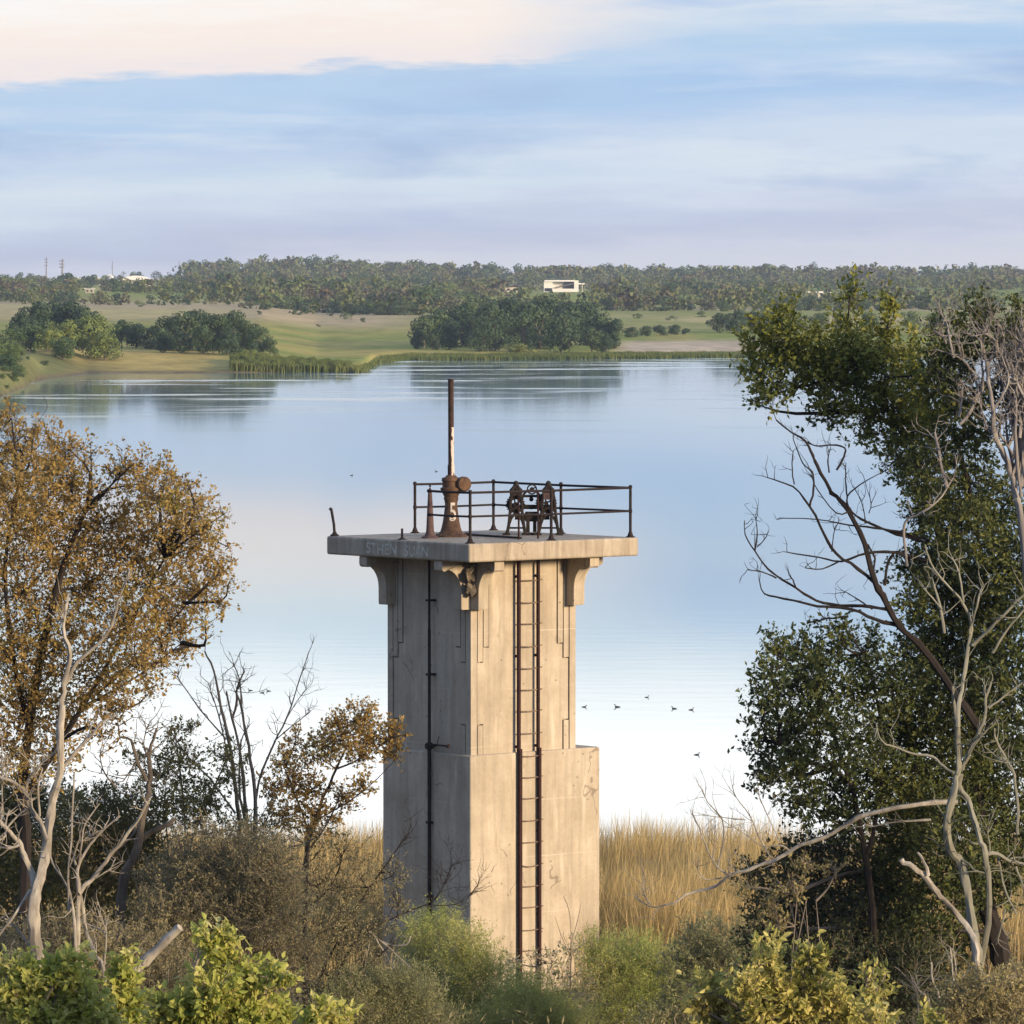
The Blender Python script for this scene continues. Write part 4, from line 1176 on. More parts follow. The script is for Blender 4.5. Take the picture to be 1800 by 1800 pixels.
# ------------------------------------------------------------------ right hand trees
Z4 = zmap(1200, 480, 600 / 1421); Z3 = zmap(1100, 1200, 700 / 1800); Z6 = zmap(1540, 1200, 260 / 836); Z3R = zmap(1640, 540, 160 / 720)
DK = dict(spr=.42, k=12, L=.086, W=.046, up=.35, shell=.5)
big = plant('dark_tree', 'tall dark green tree at the right with a leaning leafy top and bare dark limbs', 'tree', 97, 1770,
      [(1495, 520, (16, 38), 0), (1490, 570, (28, 40), 0), (1568, 530, (16, 30), 0), (1560, 575, (24, 36), 0), (1375, 560, 34, 0), (1345, 600, 48, 0), (1340, 650, 42, 0), (1395, 610, 50), (1420, 660, 56), (1455, 620, 50),
       (1500, 630, 54), (1480, 680, 60), (1535, 640, 50), (1590, 620, 44), (1560, 690, 62), (1620, 660, 54), (1610, 720, 58), (1520, 735, 50), (1450, 715, 34), (1365, 690, 28), (1575, 770, 56), (1640, 770, 58), (1625, 830, 52), (1680, 700, 50), (1700, 760, 60), (1590, 820, 38),
       (1660, 620, 36), (1330, 700, 12, 0), (1335, 712, 7, 0), (1655, 880, 60), (1710, 850, 60), (1620, 900, 46), (1690, 930, 75), (1760, 900, 70), (1640, 970, 58), (1605, 1000, 36), (1720, 1010, 85), (1650, 1050, 62), (1790, 1000, 80), (1610, 1060, 36), (1700, 1100, 90), (1780, 1110, 80), (1640, 1130, 62),
       (1600, 1160, 44), (1690, 1190, 85), (1780, 1210, 80), (1630, 1230, 72), (1720, 1280, 85), (1660, 1320, 80), (1790, 1310, 70), (1600, 1300, 60), (1720, 1390, 85), (1640, 1410, 80), (1780, 1420, 80), (1590, 1380, 60), (1690, 1480, 80), (1610, 1480, 70), (1780, 1500, 60), (1560, 1470, 55), (1650, 1560, 75), (1570, 1560, 70), (1740, 1560, 60), (1600, 1640, 80), (1690, 1640, 60)],
      L_DARK, BARK_DARK,
      [(Z6([(800, 2100), (760, 1760), (720, 1600), (690, 1450), (640, 1300), (610, 1150), (620, 1000), (600, 800), (560, 600), (570, 300), (540, 0)]), 44, 14, .6), ([(1708, 1200), (1700, 1100), (1650, 950), (1620, 820), (1560, 720), (1480, 660), (1390, 630)], 14, 4, .5),
       ([(1700, 1250), (1740, 1100), (1720, 950), (1690, 800), (1640, 700)], 14, 4, .6), ([(1720, 1500), (1660, 1400), (1600, 1320)], 9, 4), ([(1560, 720), (1555, 620), (1568, 530)], 5, 2), ([(1480, 660), (1488, 590), (1495, 510)], 5, 2)],
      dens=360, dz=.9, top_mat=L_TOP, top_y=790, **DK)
m = MB(); m2 = m
for pts, w0, w1 in [
    ([(1240, 1900), (1140, 1760), (1060, 1640), (980, 1540), (900, 1470), (850, 1370), (800, 1280), (760, 1130), (690, 990), (640, 930), (610, 900), (560, 800), (540, 760), (510, 700), (450, 660), (390, 612)], 15, 2.4),
    ([(850, 1370), (820, 1310), (730, 1230), (640, 1170), (590, 1090), (530, 970), (460, 890), (355, 852)], 8, 2), ([(530, 970), (545, 900), (540, 830), (500, 790), (460, 690)], 4, 1.6), ([(465, 880), (455, 820), (460, 745)], 3, 1.5),
    ([(900, 1470), (800, 1440), (700, 1400), (560, 1385), (420, 1355), (340, 1335), (320, 1280)], 7, 2), ([(850, 1400), (740, 1385), (620, 1380), (530, 1350), (470, 1310), (390, 1260), (340, 1215), (300, 1155), (260, 1090), (258, 1030)], 6, 1.6),
    ([(300, 1155), (310, 1090), (305, 1030)], 3, 1.4), ([(310, 1140), (340, 1110), (357, 1078)], 2.4, 1.2), ([(390, 1270), (330, 1245), (270, 1235)], 3, 1.4), ([(470, 1310), (460, 1280), (443, 1258)], 3, 2),
    ([(1030, 1200), (930, 1175), (870, 1162), (770, 1165), (660, 1200), (570, 1185), (435, 1162)], 7, 2), ([(650, 1200), (580, 1232), (510, 1228)], 3, 1.5), ([(1030, 1130), (890, 1085), (800, 1050), (720, 1010), (680, 960), (610, 900)], 5, 3),
    ([(1020, 1110), (900, 1078), (800, 1060), (690, 1050), (560, 1025), (400, 1020)], 5, 1.6), ([(690, 980), (685, 930), (740, 880), (830, 830)], 4, 1.6), ([(685, 930), (678, 860), (680, 790)], 3, 1.4), ([(640, 820), (680, 740), (640, 715), (560, 720), (520, 705)], 4, 2),
    ([(610, 830), (605, 780), (612, 740)], 3, 1.5), ([(620, 1160), (625, 1110), (635, 1055)], 2.5, 1.2), ([(760, 1040), (755, 990), (738, 935)], 2.5, 1.2), ([(775, 1000), (785, 960), (765, 890)], 2, 1), ([(840, 1300), (850, 1220), (880, 1160)], 6, 4),
    ([(790, 1400), (730, 1360), (680, 1328)], 3, 1.5), ([(690, 1430), (600, 1440), (515, 1458)], 4, 2), ([(700, 990), (640, 1000), (560, 900), (535, 840)], 3, 1.5), ([(770, 1130), (800, 1190), (790, 1240)], 4, 3)]:
    p = limb(m, Z4(pts), w0, w1, 95.5, .12, 6)
    side_twigs(m2, p, 4, .35, .007, 1, .6, .4)
m.build('dead_limb', BARK_DARK, big)

plant('dark_tree', 'rounded dark green tree hanging over the water below the bare limbs', 'tree', 96, 1500,
      [(1365, 1140, 34), (1400, 1150, 40), (1355, 1195, 36), (1400, 1210, 55), (1350, 1250, 38), (1460, 1140, 46), (1490, 1110, 20), (1520, 1150, 46), (1450, 1210, 62), (1390, 1280, 52), (1345, 1300, 34), (1520, 1220, 60), (1440, 1300, 66),
       (1360, 1345, 40), (1330, 1215, 12), (1318, 1310, 12), (1510, 1300, 62), (1400, 1360, 52), (1570, 1200, 50), (1560, 1280, 55), (1460, 1380, 58), (1540, 1370, 60), (1390, 1410, 30), (1430, 1430, 34), (1500, 1440, 54), (1580, 1410, 54), (1345, 1375, 20), (1470, 1100, 14)],
      L_DARK, BARK_DARK, [([(1560, 1950), (1540, 1700), (1530, 1560), (1510, 1440), (1480, 1330), (1440, 1230), (1400, 1160)], 16, 4), ([(1525, 1500), (1550, 1380), (1545, 1250), (1520, 1150)], 9, 3), ([(1490, 1370), (1430, 1340), (1370, 1310)], 6, 2)],
      dens=330, dz=.7, **DK)
plant('dark_shrub', 'shaded grey green thicket under the two dark trees', 'shrub', 97, 1470,
      [(1400, 1520, (60, 50)), (1460, 1500, (60, 50)), (1370, 1580, (70, 50)), (1450, 1580, (80, 60)), (1530, 1540, (70, 60)), (1530, 1620, (90, 60)), (1420, 1650, (90, 60)), (1340, 1640, (50, 40)), (1600, 1700, (100, 60)), (1480, 1700, (110, 60)), (1360, 1710, (80, 50)), (1580, 1760, (110, 60)), (1320, 1540, 30)],
      L_DEEP, BARK_TWIG, dens=560, dz=.5, spr=.36, k=13, L=.075, W=.036, up=.5)
plant('tan_shrub', 'small tan leaved shrub beside the long dead branch', 'shrub', 94.5, 1400,
      [(1420, 1520, (30, 20)), (1390, 1560, (34, 26)), (1350, 1600, (30, 24)), (1310, 1560, (28, 20), 0, .6), (1370, 1630, (30, 20)), (1470, 1530, (24, 18), 0, .6)],
      L_TANBR, BARK_TWIG, dens=420, dz=.2, spr=.26, k=10, L=.07, W=.034)

Y6 = 93.0
dead('dead_tree', 'bare grey green dead tree with twin stems in front of the dark tree', Y6, 1718, [
    (Z6([(600, 2050), (572, 1600), (560, 1440), (545, 1390), (520, 1180), (480, 1020), (425, 960), (400, 850), (400, 780), (430, 650), (460, 540), (465, 400), (460, 240)]), 19, 10, 0, 3),
    (Z6([(460, 250), (440, 120), (432, 20)]), 7, 4), (Z4([(1145, 1890), (1150, 1790), (1168, 1700), (1190, 1560), (1200, 1450), (1150, 1350), (1050, 1240), (1010, 1130)]), 9, 3), (Z4([(1195, 1500), (1215, 1420), (1240, 1320)]), 5, 3), (Z4([(1205, 1550), (1260, 1500), (1330, 1430), (1421, 1340), (1480, 1300)]), 6, 4),
    (Z4([(1290, 1580), (1340, 1500), (1421, 1400), (1470, 1350)]), 5, 3), (Z4([(1090, 1500), (1070, 1380), (1040, 1280)]), 6, 3), (Z4([(1170, 1370), (1150, 1250), (1120, 1180)]), 4, 2), (Z4([(1080, 1400), (1020, 1330), (1000, 1300)]), 3, 2),
    (Z6([(585, 1640), (625, 1420), (640, 1250), (620, 1000), (590, 900), (550, 760), (520, 660), (480, 600), (480, 520)]), 11, 9, 0, 3), (Z6([(485, 490), (530, 390), (590, 260), (620, 170), (620, 90), (650, 0)]), 8, 4), (Z6([(635, 145), (720, 80), (800, 20), (900, -40)]), 5, 3),
    (Z6([(510, 440), (560, 350), (630, 265)]), 4, 2), (Z6([(440, 510), (380, 470), (320, 420), (200, 400), (120, 370), (60, 350), (20, 310), (0, 230)]), 5, 2),
    (Z6([(620, 970), (690, 970), (760, 1010), (836, 1030), (900, 1060)]), 8, 5), (Z6([(690, 970), (700, 1040), (730, 1180), (795, 1310)]), 5, 3), (Z6([(640, 960), (640, 900), (630, 850)]), 4, 2), (Z6([(750, 1000), (800, 985), (880, 990)]), 4, 3), (Z6([(790, 1040), (830, 1150), (850, 1190)]), 4, 2),
    (Z6([(470, 1000), (400, 960), (350, 920)]), 4, 2), (Z6([(460, 990), (520, 1020), (560, 1060), (625, 1075)]), 4, 3), (Z6([(800, 860), (800, 700), (780, 520), (740, 440), (680, 330), (670, 260)]), 6, 3), (Z6([(685, 325), (612, 355), (660, 400), (720, 450)]), 3, 2),
    (Z6([(570, 1560), (600, 1640), (640, 1700), (680, 1760)]), 6, 3), (Z6([(570, 1570), (510, 1640), (440, 1700)]), 5, 2), (Z6([(730, 1280), (710, 1370), (680, 1480)]), 4, 2)],
    bark_mat('grey_green_dead_wood', (.33, .33, .27), (.17, .165, .125)), 3, .5)
dead('leaning_snag', 'snapped pale log leaning left against the bare grey green dead tree', 92.4, 1712, [
    (Z6([(590, 1800), (575, 1560), (560, 1480), (540, 1420), (480, 1340), (410, 1250), (340, 1180), (280, 1100), (210, 1050), (140, 1000)]), 11, 10, 0, 1), (Z6([(292, 1090), (280, 1030), (235, 960)]), 8, 4, 0, 0)], BARK_PALE, 1, .3, .008, 'log')
dead('long_branch', 'long bare dead branch reaching left over the reeds, pale then dark', 94.7, 1520, [
    (Z3([(1500, 540), (1340, 545), (1180, 575), (1075, 600), (1000, 640), (900, 700), (800, 730), (700, 790), (600, 830), (540, 850), (470, 872), (430, 902), (390, 930), (330, 940), (270, 960), (230, 990), (200, 1003), (130, 1015), (80, 995), (40, 968)]), 9, 2.2, 0, 7),
    (Z3([(470, 870), (420, 840), (380, 780), (330, 650), (305, 600)]), 3.5, 1.4), (Z3([(415, 840), (440, 720), (435, 620), (370, 540), (345, 480)]), 3.5, 1.4), (Z3([(395, 800), (400, 740), (402, 690)]), 2.4, 1.2),
    (Z3([(660, 800), (600, 690), (560, 600), (500, 520), (480, 460)]), 3, 1.2), (Z3([(740, 760), (700, 735), (620, 740), (560, 700), (450, 630)]), 3, 1.2), (Z3([(440, 880), (360, 890), (320, 830)]), 2.6, 1.2), (Z3([(95, 985), (75, 930), (85, 880)]), 2.4, 1.2),
    (Z3([(110, 1000), (90, 970), (100, 955)]), 2.4, 1), (Z3([(465, 870), (470, 820), (468, 770)]), 2.4, 1), (Z3([(700, 720), (640, 600), (590, 480)]), 2.4, 1), (Z3([(540, 620), (440, 610), (360, 600)]), 2, 1), (Z3([(1380, 620), (1220, 630), (1120, 650)]), 4, 2)],
    BARK_PALE, 4, .45, .007, 'branch', 'branch')
dead('bare_branch', 'spray of pale dead twigs sticking up at the bottom right', 86, 1640, [
    (Z6([(400, 2100), (360, 1790), (320, 1690), (312, 1580)]), 5, 3), (Z6([(330, 2100), (300, 1800), (240, 1740), (205, 1665)]), 5, 3), (Z6([(300, 1790), (260, 1760), (225, 1720)]), 4, 2), (Z6([(250, 2100), (235, 1800), (212, 1710)]), 3, 2), (Z6([(440, 1700), (430, 1600), (420, 1500)]), 3, 2), (Z6([(460, 1720), (450, 1620), (440, 1520)]), 3, 2)],
    BARK_PALE, 3, .35, .006, 'branch', 'branch')

# dead pinkish crown at the upper right, with a few living tufts
tr = [(Z3R([(760, 2400), (700, 1700), (640, 1420), (590, 1230), (520, 1080), (480, 960), (475, 830), (450, 650), (430, 470), (400, 350), (370, 210), (340, 180)]), 12, 4),
      (Z3R([(430, 460), (490, 350), (510, 290), (440, 210)]), 5, 3), (Z3R([(500, 300), (540, 400), (530, 480)]), 4, 3), (Z3R([(400, 210), (430, 150), (480, 80)]), 4, 2), (Z3R([(210, 930), (290, 840), (360, 690), (390, 650), (390, 460), (375, 260)]), 6, 4),
      (Z3R([(480, 800), (560, 680), (600, 560), (570, 460)]), 5, 3), (Z3R([(470, 1000), (420, 940), (370, 760)]), 5, 3), (Z3R([(470, 640), (500, 530), (550, 460)]), 4, 3), (Z3R([(360, 690), (320, 520), (240, 420), (200, 300)]), 5, 3), (Z3R([(165, 400), (135, 280), (115, 140)]), 5, 3),
      (Z3R([(105, 290), (75, 210), (80, 130), (90, 80)]), 4, 2), (Z3R([(205, 870), (225, 760), (230, 640)]), 5, 3), (Z3R([(110, 1430), (60, 1220), (15, 990)]), 6, 4), (Z3R([(-205, 2050), (-225, 1850), (-220, 1700), (-120, 1640), (0, 1570), (100, 1450), (160, 1350)]), 5, 3),
      (Z3R([(700, 1500), (655, 1100), (660, 800), (640, 680), (720, 560)]), 6, 3), (Z3R([(640, 420), (680, 340), (720, 260)]), 5, 3), (Z3R([(650, 470), (690, 450), (730, 410)]), 5, 3), (Z3R([(630, 1160), (560, 1060), (520, 1000)]), 4, 3), (Z3R([(480, 860), (520, 900), (560, 930)]), 4, 2)]
for k in range(42):
    x0 = 600 + 260 * RNG.random(); x1 = 470 + 380 * RNG.random(); y1 = 170 + 300 * RNG.random() ** 1.5
    y0 = 1000 + 500 * RNG.random()
    pts = [(x0 + (x1 - x0) * f + RNG.normal() * 26 * (f < 1), y0 + (y1 - y0) * f) for f in (0, .2, .4, .6, .8, 1)]
    tr.append((Z3R(pts), 6, 2.2, .6 * RNG.random()))
dt = dead('dying_tree', 'dying tree with a dense bare pinkish crown at the upper right edge', 94.3, 1800, tr, BARK_PINK, 5, .45, .012, 'tree')
lm, wm = MB(), MB()
for x, y, r, d_ in [(1665, 580, 34, .8), (1720, 560, 36, .8), (1715, 595, 30, .6), (1690, 640, 40, .6), (1780, 580, 44, .8), (1800, 640, 40, .5), (1750, 620, 30, .4), (1660, 660, 40, .7), (1745, 680, 30, .3), (1700, 700, 44, .5), (1790, 720, 40, .35), (1715, 545, 16, .6), (1790, 545, 22, .6)]:
    rr = r * 94.6 / F
    sprays(lm, wm, P(x, y, 94.9), np.array([rr, rr, rr]), int(420 * d_ * rr * rr) + 6, **DK)
lm.build('crown', L_DARK, dt); wm.build('leaf_twigs', BARK_PINK, dt)

# ------------------------------------------------------------------ far trees
def unit_crown(nf, seed, w=1.0, low=.06, size=.055, lumps=16):
    """crown of a one-metre tree: lumpy shell of leaf clumps"""
    r = np.random.default_rng(seed)
    cs, rs = [], []
    for k in range(lumps):
        a = r.random() * 6.283; h = low + .10 + (.76 - low) * r.random()
        env = math.sqrt(max(.05, 1 - ((h - .45) / .55) ** 2)) * .36 * w
        d = env * math.sqrt(r.random())
        cs.append((math.cos(a) * d, math.sin(a) * d, h)); rs.append(.13 + .09 * r.random())
    cs.append((0, 0, .8)); rs.append(.16)
    cs, rs = np.array(cs), np.array(rs)
    j = r.choice(len(cs), nf, p=rs ** 2 / (rs ** 2).sum())
    u = unit(r.normal(size=(nf, 3)))
    p = cs[j] + u * (rs[j] * (.8 + .3 * r.random(nf)))[:, None] * np.array([1, 1, .9])
    p[:, 2] = np.clip(p[:, 2], .02, 1.02)
    nrm = unit(u + r.normal(size=(nf, 3)) * .28)
    d = unit(np.cross(nrm, r.normal(size=(nf, 3))))
    return p - d * size * .5, d, nrm, size * (.7 + .7 * r.random(nf))


def crown_mesh(name, mat, nf, seed, w=1.0, low=.06, size=.055, trunk=True, lumps=16):
    lm = MB(); p, d, nrm, s = unit_crown(nf, seed, w, low, size, lumps)
    add_leaves(lm, p, d, nrm, s, s * .8)
    o = lm.build(name, mat); me = o.data; bpy.data.objects.remove(o)
    tm = MB()
    tm.tube(smooth3(np.array([(0, 0, -.03), (.01, .0, .2), (-.01, .01, .5)])), [.035, .032, .03, .026, .022, .018, .014], 6)
    for k in range(4):
        a = k * 1.6 + seed
        tm.tube([(0, 0, .25 + .05 * k), (math.cos(a) * .12, math.sin(a) * .12, .45 + .06 * k), (math.cos(a) * .2, math.sin(a) * .2, .6 + .06 * k)], [.016, .011, .006], 5)
    t = tm.build(name + '_trunk', BARK_GREY); tme = t.data; bpy.data.objects.remove(t)
    return me, tme


MID = {}
for nm, mt in (('dark', L_FAR2), ('green', L_FAR1), ('olive', L_FAR3)):
    MID[nm] = [crown_mesh('crown', mt, 2600, 100 + i + len(nm) * 10, w, .02, .055, lumps=24) for i, w in enumerate((1.0, 1.25, 1.5))]


def mid_tree(kind, px, Y, ytop, label, group, wide=1.0):
    g = GP(px, Y)
    h = (P(px, ytop, Y)[2] - g[2]) * 1.0
    me, tme = MID[kind][RNG.integers(3)]
    r = empty('tree', g - np.array([0, 0, .1]), label, 'tree', group)
    r.rotation_euler = (0, 0, RNG.random() * 6.28)
    r.scale = (h * wide, h * wide, h)
    for nm, m_ in (('crown', me), ('trunk', tme)):
        o = bpy.data.objects.new(nm, m_); COL.objects.link(o); o.parent = r
    return r


grove_c = 'dense dark round tree in the wide grove at the middle of the far shore'
for px, Y, yt in [(745, 1290, 552), (770, 1300, 540), (800, 1310, 538), (830, 1330, 530), (865, 1300, 534), (900, 1330, 524), (930, 1310, 528), (965, 1335, 522), (1000, 1310, 530), (1030, 1330, 528), (1055, 1290, 548), (1080, 1285, 560), (735, 1275, 580), (790, 1270, 560), (850, 1262, 556), (920, 1262, 550), (985, 1258, 548), (1040, 1255, 572), (885, 1350, 526), (950, 1280, 540), (760, 1265, 585), (1065, 1250, 590)]:
    mid_tree('dark', px, Y, yt, grove_c, 'trees of the grove on the middle of the far shore', .95)
mid_tree('olive', 910, 1228, 603, 'low yellow green bush in front of the middle grove at the water edge', None, 2.2)
gl = 'dark round tree in the grove on the left far shore'
for px, Y, yt in [(300, 1100, 556), (330, 1095, 548), (355, 1110, 545), (385, 1100, 552), (410, 1110, 546), (435, 1095, 562), (455, 1090, 575), (290, 1085, 580), (320, 1080, 580), (360, 1078, 575), (400, 1078, 580), (270, 1110, 572), (240, 1115, 568), (215, 1118, 560), (340, 1130, 546), (475, 1085, 592), (445, 1070, 600)]:
    mid_tree('dark', px, Y, yt, gl, 'dark trees of the grove on the left far shore', 1.0)
mid_tree('olive', 442, 1058, 612, 'small pale green round bush right at the end of the left grove', None, 1.3)
for px, Y, yt, lb in [(115, 1060, 562, 'sunlit yellow green tree, tallest of the left shore'), (160, 1065, 552, 'sunlit yellow green tree beside the tallest one on the left shore'), (185, 1058, 580, 'yellow green tree nearest the dark grove on the left shore'), (85, 1055, 575, 'yellow green tree left of the tallest on the left shore')]:
    mid_tree('olive', px, Y, yt, lb, None, 1.1)
for px, Y, yt, lb in [(110, 1035, 590, 'dark low tree with its trunk at the left water edge'), (55, 1060, 568, 'grey green tree leaning at the far left shore'), (20, 1050, 575, 'grey green tree at the very left of the far shore')]:
    mid_tree('green', px, Y, yt, lb, None, 1.25)
for px, Y, yt in [(65, 1180, 530), (95, 1200, 526), (125, 1190, 528), (40, 1170, 545), (150, 1185, 535)]:
    mid_tree('dark', px, Y, yt, 'very dark tree rising behind the sunlit yellow green trees', 'dark trees behind the left shore')
for px, Y, yt in [(-15, 900, 595), (18, 885, 620), (-30, 880, 610), (8, 870, 640), (-20, 850, 650), (35, 900, 640), (20, 930, 600), (50, 975, 625), (80, 1000, 632), (-5, 960, 600), (40, 1000, 610), (130, 1042, 640), (100, 1040, 630), (60, 1030, 612), (5, 850, 655), (25, 870, 650), (-5, 830, 670), (40, 905, 655), (12, 835, 675)]:
    mid_tree('green', px, Y, yt, 'low leafy shrub on the near left bank, cut by the photo edge', 'shrubs on the near left bank', 1.3)
for px, Y, yt in [(1110, 1420, 574), (1135, 1430, 572), (1160, 1440, 570), (1185, 1450, 570), (1205, 1455, 576)]:
    mid_tree('dark', px, Y, yt, 'low dark bush in the row behind the sandy shore', 'bushes behind the sandy shore', 1.5)
for px, Y, yt in [(1265, 1480, 548), (1295, 1470, 545), (1325, 1480, 545), (1360, 1500, 540), (1400, 1500, 545), (1440, 1500, 548), (1480, 1500, 550), (1530, 1500, 548), (1600, 1520, 545), (1640, 1520, 548)]:
    mid_tree('dark' if px % 2 else 'green', px, Y, yt, 'blue green tree on the right far shore behind the big dark tree', 'trees on the right far shore', 1.2)

# hillside trees: the ones in front are things, the mass behind is woodland
FARM = []
for i, mt in enumerate((L_FAR2, L_FAR1, L_FAR2, L_FAR4, L_FAR2, L_FAR1)):
    me, tme = crown_mesh('tree', mt, 520, 300 + i, 1.0 + .25 * (i % 3), .0, .085, lumps=13)
    FARM.append(me)


def far_tree(px, Y, h, label, group, wide=1.1):
    g = GP(px, Y)
    o = bpy.data.objects.new('hill_tree', FARM[RNG.integers(len(FARM))]); COL.objects.link(o)
    o.location = tuple(g - np.array([0, 0, .4])); o.rotation_euler = (0, 0, RNG.random() * 6.28)
    o.scale = (h * wide, h * wide, h)
    tag(o, label, 'tree', group)


CLEAR = [(880, 1060, 2300, 3250), (205, 275, 2800, 3380), (430, 720, 1500, 1770), (1590, 1810, 2150, 2500), (1590, 1810, 2620, 2950), (0, 180, 2650, 2900), (1090, 1250, 1600, 1900), (200, 430, 1200, 1960), (0, 100, 3050, 3300), (560, 720, 2380, 2480)]


def open_ground(px, Y):
    return any(a < px < b and c < Y < d for a, b, c, d in CLEAR)


cnt = 0
for i in range(90):
    px = -20 + 1840 * (i + RNG.random()) / 90
    h = (8 + 5 * RNG.random() + 5.5 * vnoise(px / 45, 0, 61)) if px > 330 else (5 + 5.5 * vnoise(px / 40, 0, 62) + 2 * RNG.random())
    if 520 < px < 600: h += 3
    far_tree(px, 4080 + 120 * RNG.random(), h, 'distant tree on the wooded skyline', 'trees along the skyline', 1.0)
rows = [(3550, 56, 5, 9, 'distant tree on the upper slope below the skyline', 'trees on the upper slope'), (3000, 46, 4.5, 8, 'tree on the middle slope of the far hills', 'trees on the middle slope'),
        (2480, 40, 4, 7.5, 'tree in the belt above the far meadows', 'trees above the far meadows'), (2080, 26, 3.5, 6, 'small tree at the back edge of the lake meadows', 'trees at the back of the meadows')]
for Y0, n, h0, h1, lb, gr in rows:
    for i in range(n):
        px = -20 + 1840 * (i + RNG.random()) / n
        Y = Y0 + (RNG.random() - .5) * 260
        if open_ground(px, Y): continue
        far_tree(px, Y, h0 + (h1 - h0) * RNG.random(), lb, gr, 1.35)
for px, Y, h in [(660, 1950, 7), (690, 1900, 8), (640, 2000, 6), (715, 1850, 9), (735, 1820, 10), (760, 1900, 10), (790, 1880, 9), (700, 2080, 7), (825, 1900, 8)]:
    far_tree(px, Y, h, 'grey green tree on the slope left behind the middle grove', 'trees left behind the middle grove', 1.3)
for k in range(22):
    px = 425 + 300 * (k + RNG.random()) / 22
    far_tree(px, 1930 - .45 * (px - 425) + 50 * RNG.random(), 3.0 + 3.0 * RNG.random(), 'low dark tree in the sloping hedge above the tan field left of the middle grove', 'sloping hedge above the tan field', 1.7)
for k in range(26):
    px = 1050 + 520 * (k + RNG.random()) / 26
    far_tree(px, (1930 if k % 2 else 2180) + 60 * RNG.random(), 2.6 + 3.4 * RNG.random(), 'low tree in the hedge belt above the sandy shore', 'hedge belt above the sandy shore', 1.6)
for px, Y, h in [(455, 1650, 1.6), (520, 1750, 2.0), (560, 1560, 1.2), (610, 1700, 2.4), (640, 1640, 1.8), (250, 1900, 2.2), (330, 1980, 2.4), (1120, 1720, 2.0), (1180, 1680, 1.8), (1230, 1750, 2.4)]:
    far_tree(px, Y, h, 'lone small bush out on the open meadow', 'lone bushes on the meadows', 1.6)
far_tree(1428, 4000, 15, 'pointed tree standing above the skyline on the right', None, .5)
far_tree(1145, 4000, 14, 'dark pointed tree above the skyline right of the white house', None, .8)

# woodland mass
mb = MB()
cand = []
for i in range(4600):
    px = -150 + 2100 * RNG.random(); Y = 1770 + 2430 * RNG.random() ** .95
    dn = vnoise(px / 90, Y / 160, 77)
    hill = 180 < px < 740 and Y < 3000 or 330 < px < 740
    if Y < 1960 and not 420 < px < 760: continue
    if open_ground(px, Y) or dn < (.44 if Y < 2050 else .50 if Y < 3800 and not hill else (.36 if hill and Y < 3700 else .2)) or (px < 330 and Y > 3000 and dn < .5): continue
    cand.append((px, Y))
base = [unit_crown(95, 500 + k, 1.2, .0, .17, 9) for k in range(6)]
for px, Y in cand:
    p, d, nrm, s = base[RNG.integers(6)]
    h = (2.2 + 6.5 * RNG.random() ** 1.6 + (5.0 if Y > 3850 and px > 330 else 0)) * (1 if px > 330 else .75); g = GP(px, Y)
    a = RNG.random() * 6.28; R = np.array([[math.cos(a), -math.sin(a), 0], [math.sin(a), math.cos(a), 0], [0, 0, 1]])
    wd = 1.0 + 1.1 * RNG.random()
    add_leaves(mb, g + (p @ R.T) * h * np.array([wd, wd, 1]), d @ R.T, nrm @ R.T, s * h * 1.2, s * h * 1.1)
M_WOOD = leaf_mat('woodland_mass', [(.020, .042, .030), (.048, .084, .040), (.14, .17, .05), (.13, .105, .072), (.040, .062, .042)], .12, patch=.03, isl=.15)
tag(mb.build('woodland', M_WOOD), 'mass of scrub and woods over the far hills', 'woodland', kind='stuff')

# ------------------------------------------------------------------ far buildings
M_WHITE = flat_mat('white_painted_wall', (.78, .77, .74), var=.06)
M_CREAM = flat_mat('cream_wall', (.55, .50, .40), var=.1)
M_ROOF = flat_mat('grey_roof', (.14, .13, .13), var=.2)
M_WROOF = flat_mat('white_metal_roof', (.82, .82, .80), rough=.4, var=.05)
M_GLASS = flat_mat('dark_window', (.02, .025, .03), rough=.1)
M_STEEL = flat_mat('grey_steel', (.22, .21, .22), rough=.5)
M_POLE = flat_mat('pale_wood_pole', (.42, .38, .30), var=.2)


def house(name, label, px, Y, w, d, h, rf, wallm, roofm, nwin=3, cat='house', rot=0.0, gable=True):
    g = GP(px, Y)
    r = empty(name, g, label, cat)
    m = MB(); m.box(g + np.array([0, 0, h / 2 - .5]), (w / 2, 0, 0), (0, d / 2, 0), (0, 0, h / 2 + .5))
    if gable:
        m.prism([(-w / 2, 0), (w / 2, 0), (0, rf - .15)], g + np.array([0, -d / 2 + .01, h]), (1, 0, 0), (0, 0, 1), (0, d - .02, 0))
    m.build('wall', wallm, r)
    m = MB()
    if gable:
        e = .6
        m.prism([(-w / 2 - e, -.25), (-w / 2 - e, 0), (0, rf + .15), (w / 2 + e, 0), (w / 2 + e, -.25), (0, rf - .1)][::-1], g + np.array([0, -d / 2 - e, h]), (1, 0, 0), (0, 0, 1), (0, d + 2 * e, 0))
    else:
        m.box(g + np.array([0, 0, h + rf / 2]), (w / 2 + .5, 0, 0), (0, d / 2 + .5, 0), (0, 0, rf / 2))
    m.build('roof', roofm, r)
    for k in range(nwin):
        x = -w / 2 + w * (k + .5) / nwin
        m = MB(); m.box(g + np.array([x, -d / 2 - .03, h * .55]), (w / nwin * .24, 0, 0), (0, .05, 0), (0, 0, h * .2)); m.build('window', M_GLASS, r)
    return r


